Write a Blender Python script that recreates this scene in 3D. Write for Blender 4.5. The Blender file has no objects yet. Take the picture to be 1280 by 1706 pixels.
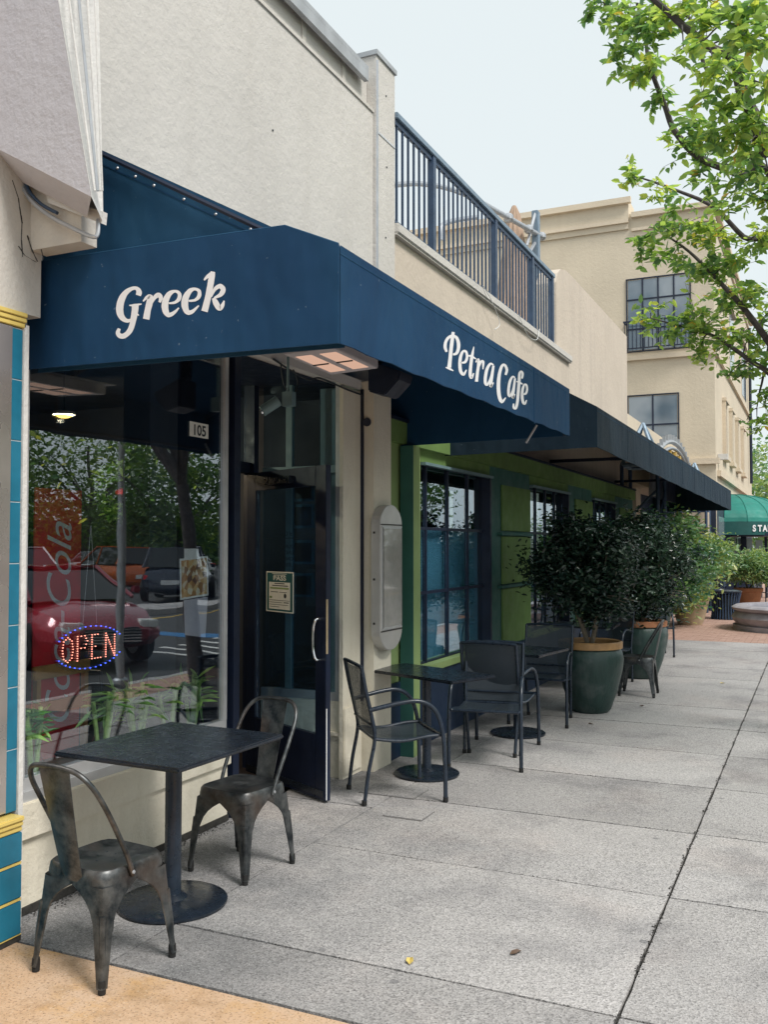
import bpy, bmesh, math, random
import numpy as np
from mathutils import Vector, Matrix
random.seed(7); RNG = np.random.RandomState(7)
R = math.radians
sc = bpy.context.scene
col = sc.collection
# ------------------------------------------------------------------ camera, sky, sun, exposure
F_PX, EYE, YAW, PITCH = 1550.0, 1.65, 24.976, 2.03
cd = bpy.data.cameras.new('camera'); cam = bpy.data.objects.new('camera', cd); col.objects.link(cam)
cd.sensor_fit = 'VERTICAL'; cd.sensor_height = 24.0; cd.lens = 24.0 * F_PX / 1706.0
cd.clip_start = 0.05; cd.clip_end = 800
cam.location = (0, 0, EYE); cam.rotation_euler = (R(90 + PITCH), 0, R(YAW))
sc.camera = cam
w = bpy.data.worlds.new('World'); sc.world = w; w.use_nodes = True
nt = w.node_tree; nt.nodes.clear()
sky = nt.nodes.new('ShaderNodeTexSky'); sky.sky_type = 'NISHITA'; sky.sun_disc = False
SUN_EL, SUN_AZ = 50.0, 112.0            # azimuth clockwise from +Y
sky.sun_elevation = R(SUN_EL); sky.sun_rotation = R(SUN_AZ); sky.dust_density = 4.0; sky.air_density = 1.0
mx = nt.nodes.new('ShaderNodeMix'); mx.data_type = 'RGBA'; mx.inputs[0].default_value = 0.93
mx.inputs[7].default_value = (4.1, 4.45, 4.5, 1)     # the even cloud cover
bg = nt.nodes.new('ShaderNodeBackground'); bg.inputs[1].default_value = 0.1
wo = nt.nodes.new('ShaderNodeOutputWorld')
nt.links.new(sky.outputs[0], mx.inputs[6]); nt.links.new(mx.outputs[2], bg.inputs[0]); nt.links.new(bg.outputs[0], wo.inputs[0])
sl = bpy.data.lights.new('sun', 'SUN'); sl.energy = 1.5; sl.angle = R(18); sl.color = (1.0, 0.955, 0.90)
so = bpy.data.objects.new('sun', sl); col.objects.link(so)
el, az = R(SUN_EL), R(SUN_AZ)
sd = Vector((math.sin(az) * math.cos(el), math.cos(az) * math.cos(el), math.sin(el)))
so.rotation_euler = sd.to_track_quat('Z', 'Y').to_euler(); so.location = sd * 50
sc.view_settings.view_transform = 'Standard'; sc.view_settings.look = 'None'
sc.view_settings.exposure = 1.05; sc.view_settings.gamma = 1; sc.view_settings.use_curve_mapping = False
sc.render.engine = 'CYCLES'
sc.cycles.max_bounces = 10; sc.cycles.transparent_max_bounces = 24; sc.cycles.glossy_bounces = 5

# ------------------------------------------------------------------ materials
def P3(c): return (c[0], c[1], c[2], 1)
class NT:
    def __init__(s, name):
        s.m = bpy.data.materials.new(name); s.m.use_nodes = True; s.t = s.m.node_tree; s.t.nodes.clear()
        s.out = s.n('ShaderNodeOutputMaterial'); s.pos = None
    def n(s, k, **kw):
        o = s.t.nodes.new(k)
        for a, b in kw.items(): setattr(o, a, b)
        return o
    def l(s, a, b): s.t.links.new(a, b)
    def P(s):
        if not s.pos: s.pos = s.n('ShaderNodeNewGeometry')
        return s.pos.outputs['Position']
    def scale(s, vec):
        v = s.n('ShaderNodeVectorMath', operation='MULTIPLY'); s.l(s.P(), v.inputs[0]); v.inputs[1].default_value = vec; return v.outputs[0]
    def noise(s, sc_, det=4, rough=.55, vec=None):
        o = s.n('ShaderNodeTexNoise'); o.inputs['Scale'].default_value = sc_; o.inputs['Detail'].default_value = det; o.inputs['Roughness'].default_value = rough
        s.l(vec if vec else s.P(), o.inputs['Vector']); return o.outputs['Fac']
    def ramp(s, f, stops):
        o = s.n('ShaderNodeValToRGB'); s.l(f, o.inputs[0]); e = o.color_ramp.elements
        while len(e) < len(stops): e.new(0.5)
        for i, (p, c) in enumerate(stops):
            e[i].position = p; e[i].color = P3(c) if not isinstance(c, (int, float)) else (c, c, c, 1)
        return o.outputs[0]
    def mix(s, f, a, b, mode='MIX'):
        o = s.n('ShaderNodeMix', data_type='RGBA', blend_type=mode)
        for i, v in ((0, f), (6, a), (7, b)):
            if hasattr(v, 'links'): s.l(v, o.inputs[i])
            elif i == 0: o.inputs[0].default_value = v
            else: o.inputs[i].default_value = P3(v)
        return o.outputs[2]
    def math(s, op, a, b):
        o = s.n('ShaderNodeMath', operation=op)
        for i, v in enumerate((a, b)):
            if hasattr(v, 'links'): s.l(v, o.inputs[i])
            else: o.inputs[i].default_value = v
        return o.outputs[0]
    def bsdf(s, c, rough=.8, metal=0, bump=None, bs=.3, bd=.01, spec=.5, coat=0):
        b = s.n('ShaderNodeBsdfPrincipled')
        if hasattr(c, 'links'): s.l(c, b.inputs['Base Color'])
        else: b.inputs['Base Color'].default_value = P3(c)
        if hasattr(rough, 'links'): s.l(rough, b.inputs['Roughness'])
        else: b.inputs['Roughness'].default_value = rough
        b.inputs['Metallic'].default_value = metal; b.inputs['Specular IOR Level'].default_value = spec; b.inputs['Coat Weight'].default_value = coat
        if bump is not None:
            u = s.n('ShaderNodeBump'); u.inputs['Strength'].default_value = bs; u.inputs['Distance'].default_value = bd
            s.l(bump, u.inputs['Height']); s.l(u.outputs[0], b.inputs['Normal'])
        s.l(b.outputs[0], s.out.inputs[0]); return b

def plain(name, c, rough=.6, metal=0, var=.25, vs=6, bump=0, spec=.5, coat=0):
    t = NT(name); n = t.noise(vs, 5)
    cc = t.ramp(n, [(.25, [x * (1 - var) for x in c]), (.75, [min(1, x * (1 + var)) for x in c])])
    t.bsdf(cc, t.ramp(t.noise(vs * 2.3, 3), [(.3, max(.02, rough * .8)), (.7, min(1, rough * 1.2))]), metal, t.noise(vs * 8, 3) if bump else None, bump, .005, spec, coat)
    return t.m
def plaster(name, c, stain=(.55, .5, .45), streak=.35, fine=60):
    t = NT(name)
    n1 = t.noise(.9, 6, .6); n2 = t.noise(fine, 5, .6); v = t.noise(1.0, 5, .6, t.scale((5, 5, .35)))
    a = t.ramp(n1, [(.3, [x * .92 for x in c]), (.7, [min(1, x * 1.05) for x in c])])
    b = t.mix(t.ramp(v, [(.5, 0.0), (.8, streak)]), a, [x * y for x, y in zip(c, stain)])
    d = t.mix(t.ramp(n2, [(.35, .12), (.5, 0.0)]), b, [x * .7 for x in c])
    h = t.math('ADD', t.math('MULTIPLY', t.noise(14, 6, .6), .8), t.math('MULTIPLY', n2, .25))
    t.bsdf(d, .9, 0, h, .75, .014, .25)
    return t.m
M = {}
M['plaster'] = plaster('weathered_plaster', (.61, .585, .55), (.78, .76, .74), .35)
M['plaster_low'] = plaster('cream_painted_plaster', (.78, .73, .61), (.6, .55, .45), .35)
M['plaster_neigh'] = plaster('grey_cream_plaster', (.62, .59, .54), (.6, .6, .65), .5)
M['soffit_paint'] = plaster('shade_tinted_lilac_grey', (.50, .49, .53), (.8, .8, .85), .4)  # lilac-grey puts the soffit's shade into its colour; also on heater and flyer
M['trim_white'] = plaster('white_painted_trim', (.70, .69, .67), (.7, .72, .75), .5)
M['tan'] = plaster('tan_stucco', (.67, .585, .46), (.85, .82, .8), .3, 30)
M['tan_trim'] = plaster('pale_stucco_trim', (.70, .60, .47), (.85, .82, .8), .2, 30)
M['beige2'] = plaster('beige_stucco', (.62, .54, .45), (.72, .72, .74), .5, 40)
M['green_light'] = plain('light_green_paint', (.25, .35, .14), .7, 0, .12, 3, .15)
M['green_panel'] = plain('olive_green_paint', (.14, .24, .07), .75, 0, .18, 4, .2)
M['green_dark'] = plain('deep_green_paint', (.03, .12, .10), .6, 0, .2, 3, .1)
M['green_base'] = plain('blue_black_base_paint', (.012, .03, .07), .6, 0, .3, 3, .1)
M['frame_dark'] = plain('dark_blue_metal_frame', (.006, .013, .036), .5, .0, .3, 5)
M['frame_alu'] = plain('pale_aluminium', (.62, .63, .64), .4, .5, .12, 8)
M['frame_teal'] = plain('greyed_teal_metal', (.16, .25, .27), .5, 0, .15, 8)
M['coping'] = plain('weathered_grey_coping', (.40, .42, .44), .6, .2, .2, 5)
M['black_metal'] = plain('black_painted_metal', (.012, .018, .028), .28, 0, .4, 12)
M['blue_black_metal'] = plain('blue_black_painted_steel', (.016, .026, .042), .3, 0, .35, 14)
M['rail_metal'] = plain('slate_blue_rail', (.035, .065, .12), .5, 0, .25, 8)
M['rail_cap'] = plain('weathered_rail_cap', (.22, .30, .38), .5, .3, .2, 9)
M['galv'] = plain('galvanised_metal', (.45, .47, .5), .45, .6, .15, 9)
M['chrome'] = plain('polished_handle', (.75, .76, .78), .15, 1, .05, 9)
M['teal_tile'] = plain('glazed_teal_tile', (.02, .17, .27), .2, 0, .18, 7)
M['yellow_tile'] = plain('glazed_yellow_trim', (.72, .55, .16), .3, 0, .15, 7)
M['steel_panel'] = plain('brushed_display_panel', (.55, .5, .47), .28, .7, .2, 2.2)
M['white_letter'] = plain('cream_white_print', (.80, .80, .82), .6, 0, .04, 20)
M['white_paint'] = plain('white_paint', (.75, .76, .76), .5, 0, .08, 6)
M['paper'] = plain('paper', (.72, .74, .70), .7, 0, .06, 30)
M['ink'] = plain('dark_ink', (.02, .03, .04), .6, 0, .1, 30)
M['dark_green_print'] = plain('dark_green_print', (.02, .10, .11), .5, 0, .1, 20)
M['wood'] = plain('honey_wood', (.55, .30, .10), .4, 0, .3, 9)
M['dark_wood'] = plain('dark_wood', (.10, .06, .04), .4, 0, .3, 9)
M['rubber'] = plain('black_rubber', (.012, .012, .012), .7, 0, .2, 20)
M['terracotta'] = plain('terracotta', (.33, .14, .065), .7, 0, .2, 12, .2)
M['pot_rim'] = plain('ochre_pot_rim', (.36, .21, .09), .55, 0, .25, 14, .2)
M['sandstone_pot'] = plain('sand_coloured_pot', (.45, .36, .24), .7, 0, .2, 8, .2)
M['soil'] = plain('potting_soil', (.03, .022, .016), .95, 0, .5, 40, .6)
M['bark'] = plain('grey_brown_bark', (.085, .075, .075), .85, 0, .5, 18, .8)
M['bark_ficus'] = plain('pale_ficus_bark', (.18, .15, .11), .8, 0, .4, 25, .5)
M['stone'] = plain('lilac_grey_stone', (.36, .34, .37), .7, 0, .3, 4, .5)
M['water'] = plain('fountain_water', (.05, .22, .38), .05, 0, .15, 3, .15)
M['asphalt'] = plain('asphalt', (.05, .052, .055), .85, 0, .3, 30, .4)
M['line_paint'] = plain('road_line_paint', (.7, .7, .68), .7, 0, .15, 12)
M['blue_paint'] = plain('blue_kerb_paint', (.03, .16, .36), .7, 0, .25, 8)
M['yellow_paint'] = plain('yellow_kerb_paint', (.65, .42, .05), .7, 0, .2, 8)
M['cover_joint'] = plain('cover_joint', (.16, .155, .15), .95, 0, .3, 30)
M['lock_tan'] = plain('worn_brass_plate', (.48, .38, .24), .5, .2, .2, 20)
M['tile_grout'] = plain('pale_tile_grout', (.6, .66, .68), .8, 0, .2, 30)
M['grout'] = plain('dark_joint_dirt', (.035, .033, .03), .95, 0, .5, 30, .3)
M['starb_green'] = plain('green_awning_cloth', (.01, .20, .16), .6, 0, .2, 3, .1)
M['starb_dark'] = plain('dark_green_valance', (.008, .085, .08), .65, 0, .2, 3, .1)
M['gold'] = plain('gold_letter', (.60, .38, .08), .4, .3, .15, 6)
M['canvas_tan'] = plain('tan_canvas', (.42, .30, .22), .85, 0, .15, 8, .2)
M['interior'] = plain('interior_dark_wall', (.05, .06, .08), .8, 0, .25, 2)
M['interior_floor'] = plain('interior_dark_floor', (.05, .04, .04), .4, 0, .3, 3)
M['pale_blind'] = plain('pale_blue_film', (.62, .80, .82), .6, 0, .12, 2)
M['coke_red'] = plain('red_cooler_panel', (.75, .03, .04), .4, 0, .2, 6)
M['wall_shop'] = plain('dark_shopfront_paint', (.02, .03, .06), .5, 0, .3, 3)
M['orange_glow_metal'] = plain('copper_reflector', (.95, .68, .52), .35, .3, .05, 2)
def emis(name, c, s):
    t = NT(name); e = t.n('ShaderNodeEmission'); e.inputs[0].default_value = P3(c); e.inputs[1].default_value = s; t.l(e.outputs[0], t.out.inputs[0]); return t.m
M['led_red'] = emis('red_orange_led', (1, .30, .20), 2.2)
M['led_blue'] = emis('blue_led', (.08, .14, 1), 1.6)
M['heater_glow'] = emis('glowing_heater_face', (1, .62, .45), .32)
M['lamp_warm'] = emis('warm_lamp', (1, .62, .12), 2.2)

def m_sidewalk():
    t = NT('exposed_aggregate_concrete')
    oi = t.n('ShaderNodeObjectInfo')
    base = t.mix(t.noise(.55, 6, .6), (.37, .355, .35), (.53, .512, .505))
    warm = t.mix(t.ramp(t.noise(1.3, 4), [(.52, 0.0), (.72, .35)]), base, (.50, .43, .40))
    stain = t.ramp(t.noise(1.1, 7, .68), [(.34, .5), (.5, 0.0)])
    a = t.mix(stain, warm, (.19, .185, .195))
    # blotchy darkening towards the shopfront and its near end
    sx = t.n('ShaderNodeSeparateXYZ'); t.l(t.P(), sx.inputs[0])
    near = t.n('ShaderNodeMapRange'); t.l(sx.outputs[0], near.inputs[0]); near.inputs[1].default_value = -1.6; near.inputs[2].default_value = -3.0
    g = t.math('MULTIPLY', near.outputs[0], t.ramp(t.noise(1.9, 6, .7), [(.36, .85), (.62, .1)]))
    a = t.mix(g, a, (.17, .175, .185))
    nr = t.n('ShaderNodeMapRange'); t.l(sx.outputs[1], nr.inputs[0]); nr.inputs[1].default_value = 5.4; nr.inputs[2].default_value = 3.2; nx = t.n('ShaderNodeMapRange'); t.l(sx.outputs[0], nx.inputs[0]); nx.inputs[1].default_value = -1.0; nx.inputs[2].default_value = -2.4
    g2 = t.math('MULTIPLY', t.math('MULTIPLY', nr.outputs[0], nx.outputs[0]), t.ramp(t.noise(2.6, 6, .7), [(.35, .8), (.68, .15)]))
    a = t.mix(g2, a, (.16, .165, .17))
    v = t.n('ShaderNodeTexVoronoi'); v.inputs['Scale'].default_value = 115; t.l(t.P(), v.inputs['Vector'])
    cr_ = t.n('ShaderNodeSeparateColor'); t.l(v.outputs['Color'], cr_.inputs[0])
    peb = t.ramp(cr_.outputs[0], [(0.0, .55), (.3, .85), (.55, 1.0), (.85, 1.08), (1.0, 1.3)])
    amt = t.ramp(t.noise(.8, 3), [(.3, .55), (.7, .95)])
    b = t.mix(amt, a, peb, 'MULTIPLY')
    sp = t.ramp(t.noise(125, 3, .6), [(.33, .9), (.43, 0.0)])
    c = t.mix(sp, b, (.085, .085, .095))
    c = t.mix(t.ramp(t.noise(140, 3, .6), [(.60, 0.0), (.68, .6)]), c, (.68, .67, .66))
    gum = t.n('ShaderNodeTexVoronoi'); gum.inputs['Scale'].default_value = 2.3; t.l(t.P(), gum.inputs['Vector'])
    c = t.mix(t.ramp(gum.outputs['Distance'], [(.035, .55), (.05, 0.0)]), c, (.13, .13, .14))
    tone = t.ramp(oi.outputs['Random'], [(0, .88), (1, 1.08)])
    c = t.mix(1.0, c, tone, 'MULTIPLY')
    t.bsdf(c, .92, 0, t.math('ADD', v.outputs['Distance'], t.noise(150, 2)), .5, .004, .2)
    return t.m
M['sidewalk'] = m_sidewalk()
def m_orange():
    t = NT('ochre_tinted_concrete')
    base = t.mix(t.noise(2.2, 6, .7), (.56, .32, .15), (.60, .48, .38))
    a = t.mix(t.ramp(t.noise(2.3, 6, .7), [(.55, 0.0), (.75, .8)]), base, (.55, .30, .07))
    a = t.mix(t.ramp(t.noise(3.4, 7, .75), [(.32, .75), (.5, 0.0)]), a, (.34, .22, .12))
    sp = t.ramp(t.noise(95, 4, .7), [(.34, .85), (.46, 0.0)])
    c = t.mix(sp, a, (.20, .12, .07))
    c = t.mix(t.ramp(t.noise(90, 3), [(.6, 0.0), (.72, .5)]), c, (.72, .64, .52))
    t.bsdf(c, .9, 0, t.noise(140, 3), .4, .003, .2); return t.m
M['orange'] = m_orange()
def m_brick():
    t = NT('red_paver_brick'); oi = t.n('ShaderNodeObjectInfo')
    c = t.mix(t.noise(3, 5), (.30, .16, .12), (.46, .29, .23))
    t.bsdf(t.mix(t.noise(9, 2), c, (.50, .36, .30)), .9, 0, t.noise(60, 3), .3, .003, .2); return t.m
M['brick'] = m_brick()
def m_cloth(name, c, fade):
    t = NT(name)
    n = t.noise(1.4, 5, .6, t.scale((1, 1, .5)))
    a = t.mix(t.ramp(n, [(.35, 0.0), (.75, .55)]), c, fade)
    dust = t.ramp(t.noise(38, 2), [(.74, 0.0), (.78, .5)])
    a = t.mix(dust, a, (.25, .32, .38))
    v = t.ramp(t.noise(1, 5, .7, t.scale((9, 9, .8))), [(.5, 0.0), (.85, .35)])
    a = t.mix(v, a, fade)
    h = t.math('ADD', t.math('MULTIPLY', t.noise(2.2, 3, .5, t.scale((1, 1, .6))), 4.5), t.math('MULTIPLY', t.noise(420, 2), .12))
    t.bsdf(a, .75, 0, h, .8, .025, .35); return t.m
M['awning_navy'] = m_cloth('navy_awning_cloth', (.0005, .038, .108), (.006, .066, .145))
M['awning_hazed'] = m_cloth('hazed_navy_cloth', (.005, .058, .135), (.025, .10, .18))  # navy lightened with painted-in lens haze; also used for piping and stitching
M['awning_slate'] = m_cloth('slate_blue_awning_cloth', (.002, .016, .034), (.014, .038, .06))
def m_glass(name, tint, base, ior=1.5):
    t = NT(name); tr = t.n('ShaderNodeBsdfTransparent'); tr.inputs[0].default_value = P3(tint)
    gl = t.n('ShaderNodeBsdfGlossy'); gl.inputs['Roughness'].default_value = 0.0; gl.inputs[0].default_value = (.92, .96, 1, 1)
    ge = t.n('ShaderNodeNewGeometry'); dp = t.n('ShaderNodeVectorMath', operation='DOT_PRODUCT'); t.l(ge.outputs['Normal'], dp.inputs[0]); t.l(ge.outputs['Incoming'], dp.inputs[1])
    c1 = t.math('SUBTRACT', 1.0, t.math('ABSOLUTE', dp.outputs['Value'], 0.0)); f = t.math('ADD', t.math('MULTIPLY', t.math('POWER', c1, 5.0), 1 - base), base)
    u = t.n('ShaderNodeBump'); u.inputs['Strength'].default_value = .02; u.inputs['Distance'].default_value = .05; t.l(t.noise(1.7, 2), u.inputs['Height']); t.l(u.outputs[0], gl.inputs['Normal'])
    m = t.n('ShaderNodeMixShader'); t.l(f, m.inputs[0]); t.l(tr.outputs[0], m.inputs[1]); t.l(gl.outputs[0], m.inputs[2]); t.l(m.outputs[0], t.out.inputs[0]); return t.m
M['glass'] = m_glass('shop_window_glass', (.90, .94, .97), .17)
M['glass_door'] = m_glass('door_glass', (.72, .84, .92), .10)
M['glass_blue'] = m_glass('blue_tinted_glass', (.62, .78, .86), .22)
M['glass_vase'] = m_glass('clear_vase_glass', (.93, .97, .96), .05)
def m_case():
    t = NT('clouded_case_pane'); t.bsdf(t.ramp(t.noise(5, 5, .7), [(.3, (.30, .30, .28)), (.7, (.45, .43, .40))]), .08, 0, None, spec=1.0, coat=1); return t.m
M['glass_case'] = m_case()
def m_far_glass():
    t = NT('far_window_glass'); n = t.noise(.6, 3)
    t.bsdf(t.ramp(n, [(.4, (.10, .15, .2)), (.6, (.28, .32, .36))]), .08, 0, None, spec=1.0); return t.m
M['glass_far'] = m_far_glass()
M['glass_car'] = plain('dark_car_glass', (.01, .014, .016), .05, 0, .1, 3, 0, .6)
def m_tolix():
    t = NT('rust_stained_gunmetal')
    n = t.noise(11, 6, .7); n2 = t.noise(4, 4)
    c = t.mix(t.ramp(n, [(.35, 0.0), (.65, 1.0)]), (.022, .029, .035), (.15, .158, .16))
    c = t.mix(t.ramp(n2, [(.55, 0.0), (.72, .55)]), c, (.14, .095, .07))
    t.bsdf(c, t.ramp(n, [(.3, .28), (.7, .5)]), .75, n, .1, .002); return t.m
M['tolix'] = m_tolix()
def m_meshcloth():
    t = NT('perforated_steel_mesh'); b = t.n('ShaderNodeBsdfPrincipled'); b.inputs['Base Color'].default_value = (.03, .042, .055, 1); b.inputs['Roughness'].default_value = .4
    tr = t.n('ShaderNodeBsdfTransparent'); tc = t.n('ShaderNodeTexCoord')
    vo = t.n('ShaderNodeTexVoronoi'); vo.inputs['Scale'].default_value = 420; vo.inputs['Randomness'].default_value = 1; t.l(tc.outputs['Object'], vo.inputs['Vector'])
    f = t.math('LESS_THAN', vo.outputs['Distance'], .34)
    m = t.n('ShaderNodeMixShader'); t.l(f, m.inputs[0]); t.l(b.outputs[0], m.inputs[1]); t.l(tr.outputs[0], m.inputs[2]); t.l(m.outputs[0], t.out.inputs[0]); return t.m
M['mesh'] = m_meshcloth()
def m_pot():
    t = NT('green_glazed_pot'); v = t.noise(1, 5, .65, t.scale((26, 26, 3)))
    c = t.mix(v, (.006, .024, .022), (.03, .07, .062)); c = t.mix(t.ramp(t.noise(5, 5), [(.5, 0.0), (.75, .6)]), c, (.13, .15, .15))
    t.bsdf(c, .38, 0, v, .6, .01, .5); return t.m
M['pot'] = m_pot()
M['case_metal'] = plain('satin_case_metal', (.58, .57, .55), .35, .35, .12, 5)
def m_leaf(name, stops, trans=.35, rough=.45, spec=.4):
    t = NT(name); a = t.n('ShaderNodeAttribute'); a.attribute_name = 'tint'
    c = t.ramp(a.outputs['Fac'], stops)
    b = t.n('ShaderNodeBsdfPrincipled'); t.l(c, b.inputs['Base Color']); b.inputs['Roughness'].default_value = rough; b.inputs['Specular IOR Level'].default_value = spec
    tl = t.n('ShaderNodeBsdfTranslucent'); c2 = t.mix(1.0, c, (1.6, 1.7, .9), 'MULTIPLY'); t.l(c2, tl.inputs[0])
    m = t.n('ShaderNodeMixShader'); m.inputs[0].default_value = trans; t.l(b.outputs[0], m.inputs[1]); t.l(tl.outputs[0], m.inputs[2]); t.l(m.outputs[0], t.out.inputs[0]); return t.m
M['leaf_street'] = m_leaf('street_tree_leaf', [(0, (.08, .17, .12)), (.35, (.18, .30, .12)), (.75, (.42, .52, .16)), (.96, (.64, .58, .14)), (1, (.62, .40, .12))], .55, .35, .6)
M['leaf_ficus'] = m_leaf('dark_ficus_leaf', [(0, (.006, .018, .016)), (.6, (.018, .042, .03)), (1, (.06, .11, .07))], .15, .25, .6)
M['leaf_lit'] = m_leaf('lit_shrub_leaf', [(0, (.05, .13, .08)), (.5, (.17, .30, .13)), (1, (.46, .50, .20))], .35, .25, .8)  # leaf tones brightened so the colour carries the far shrubs' highlights
M['leaf_far'] = m_leaf('far_tree_leaf', [(0, (.03, .07, .025)), (.6, (.08, .16, .04)), (1, (.20, .28, .05))], .3, .6)
M['leaf_bamboo'] = m_leaf('bamboo_leaf', [(0, (.10, .28, .08)), (1, (.35, .55, .18))], .3, .4)
M['bamboo'] = plain('bamboo_stalk', (.40, .58, .18), .4, 0, .3, 30)
M['wreath'] = plain('wreath_green', (.02, .10, .04), .8, 0, .4, 30)
M['food_print'] = None
def m_food():
    t = NT('food_photo_print'); v = t.n('ShaderNodeTexVoronoi'); v.inputs['Scale'].default_value = 30; t.l(t.P(), v.inputs['Vector'])
    s = t.n('ShaderNodeSeparateColor'); t.l(v.outputs['Color'], s.inputs[0])
    t.bsdf(t.ramp(s.outputs[0], [(0, (.10, .03, .01)), (.3, (.50, .24, .05)), (.6, (.62, .42, .15)), (1, (.7, .66, .5))]), .5); return t.m
M['food_print'] = m_food()
def carpaint(name, c): return plain(name, c, .25, .2, .05, 2, 0, .5, .8)

# ------------------------------------------------------------------ mesh helpers
def tag(o, label=None, cat=None, group=None, kind=None):
    if label: o['label'] = label
    if cat: o['category'] = cat
    if group: o['group'] = group
    if kind: o['kind'] = kind
    return o
def wloc(o):
    v = Vector((0, 0, 0))
    while o is not None: v = v + o.location; o = o.parent
    return v
class MB:
    def __init__(s): s.v = []; s.f = []
    def add(s, vs, fs):
        k = len(s.v); s.v += [tuple(p) for p in vs]; s.f += [tuple(i + k for i in f) for f in fs]; return s
    def box(s, a, b, m=None):
        x0, y0, z0 = a; x1, y1, z1 = b
        if x0 > x1: x0, x1 = x1, x0
        if y0 > y1: y0, y1 = y1, y0
        if z0 > z1: z0, z1 = z1, z0
        vs = [(x0, y0, z0), (x1, y0, z0), (x1, y1, z0), (x0, y1, z0), (x0, y0, z1), (x1, y0, z1), (x1, y1, z1), (x0, y1, z1)]
        if m is not None: vs = [m @ Vector(p) for p in vs]
        return s.add(vs, [(0, 3, 2, 1), (4, 5, 6, 7), (0, 1, 5, 4), (1, 2, 6, 5), (2, 3, 7, 6), (3, 0, 4, 7)])
    def tube(s, pts, r, n=8, closed=False, caps=True):
        pts = [Vector(p) for p in pts]; N = len(pts); rs = r if isinstance(r, (list, tuple)) else [r] * N
        up = None; k = len(s.v)
        for i, p in enumerate(pts):
            a = pts[(i - 1) % N] if (closed or i) else p; b = pts[(i + 1) % N] if (closed or i < N - 1) else p
            d = (b - a).normalized()
            if up is None: up = Vector((0, 0, 1)) if abs(d.z) < .9 else Vector((1, 0, 0))
            u = d.cross(up)
            if u.length < 1e-4: u = d.cross(Vector((0, 1, 0)))
            u.normalize(); v = u.cross(d); up = v
            for j in range(n):
                t = 2 * math.pi * j / n; s.v.append(tuple(p + (u * math.cos(t) + v * math.sin(t)) * rs[i]))
        for i in range(N if closed else N - 1):
            for j in range(n):
                a = k + i * n; b = k + ((i + 1) % N) * n; j2 = (j + 1) % n
                s.f.append((a + j, b + j, b + j2, a + j2))
        if caps and not closed:
            s.f.append(tuple(k + j for j in range(n))); s.f.append(tuple(k + (N - 1) * n + j for j in reversed(range(n))))
        return s
    def lathe(s, prof, c=(0, 0, 0), n=32, sx=1, sy=1):
        k = len(s.v)
        for r, z in prof:
            for j in range(n):
                t = 2 * math.pi * j / n; s.v.append((c[0] + r * sx * math.cos(t), c[1] + r * sy * math.sin(t), c[2] + z))
        for i in range(len(prof) - 1):
            for j in range(n):
                j2 = (j + 1) % n; s.f.append((k + i * n + j, k + i * n + j2, k + (i + 1) * n + j2, k + (i + 1) * n + j))
        s.f.append(tuple(k + j for j in reversed(range(n)))); s.f.append(tuple(k + (len(prof) - 1) * n + j for j in range(n)))
        return s
    def prism(s, poly, d):           # polygon (3d points) extruded by vector d
        n = len(poly); d = Vector(d); vs = [Vector(p) for p in poly] + [Vector(p) + d for p in poly]
        return s.add(vs, [tuple(range(n)), tuple(reversed(range(n, 2 * n)))] + [(i, i + n, (i + 1) % n + n, (i + 1) % n) for i in range(n)])
    def build(s, name, mat, parent=None, smooth=False, world=True, bevel=0):
        me = bpy.data.meshes.new(name); off = wloc(parent) if (parent is not None and world) else Vector((0, 0, 0))
        me.from_pydata([(p[0] - off.x, p[1] - off.y, p[2] - off.z) for p in s.v], [], s.f)
        bm = bmesh.new(); bm.from_mesh(me); bmesh.ops.recalc_face_normals(bm, faces=bm.faces)
        if bevel: bmesh.ops.bevel(bm, geom=[e for e in bm.edges if len(e.link_faces) == 2 and e.calc_face_angle(0) > .5], offset=bevel, segments=2, affect='EDGES', clamp_overlap=True)
        bm.to_mesh(me); bm.free()
        me.materials.append(M[mat] if isinstance(mat, str) else mat)
        if smooth:
            me.polygons.foreach_set('use_smooth', [True] * len(me.polygons))
            try: me.set_sharp_from_angle(angle=R(38))
            except Exception: pass
        o = bpy.data.objects.new(name, me); col.objects.link(o)
        if parent is not None: o.parent = parent
        return o
def thing(name, label, cat, loc=(0, 0, 0), group=None):
    o = bpy.data.objects.new(name, None); col.objects.link(o); o.location = loc; o.empty_display_size = .2
    return tag(o, label, cat, group)
def copy_tree(o, parent=None, label=None):
    c = o.copy(); col.objects.link(c)
    if parent is not None: c.parent = parent
    for ch in list(o.children): copy_tree(ch, c)
    if label: c['label'] = label
    return c
def box(name, a, b, mat, parent=None, bevel=0, **k): return MB().box(a, b).build(name, mat, parent, bevel=bevel, **k)
def smooth_path(P, n=6):
    P = [Vector(p) for p in P]; out = []
    for i in range(len(P) - 1):
        p0 = P[max(i - 1, 0)]; p1 = P[i]; p2 = P[i + 1]; p3 = P[min(i + 2, len(P) - 1)]
        for k in range(n):
            t = k / n; out.append(.5 * ((2 * p1) + (-p0 + p2) * t + (2 * p0 - 5 * p1 + 4 * p2 - p3) * t * t + (-p0 + 3 * p1 - 3 * p2 + p3) * t ** 3))
    out.append(P[-1]); return out
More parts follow.
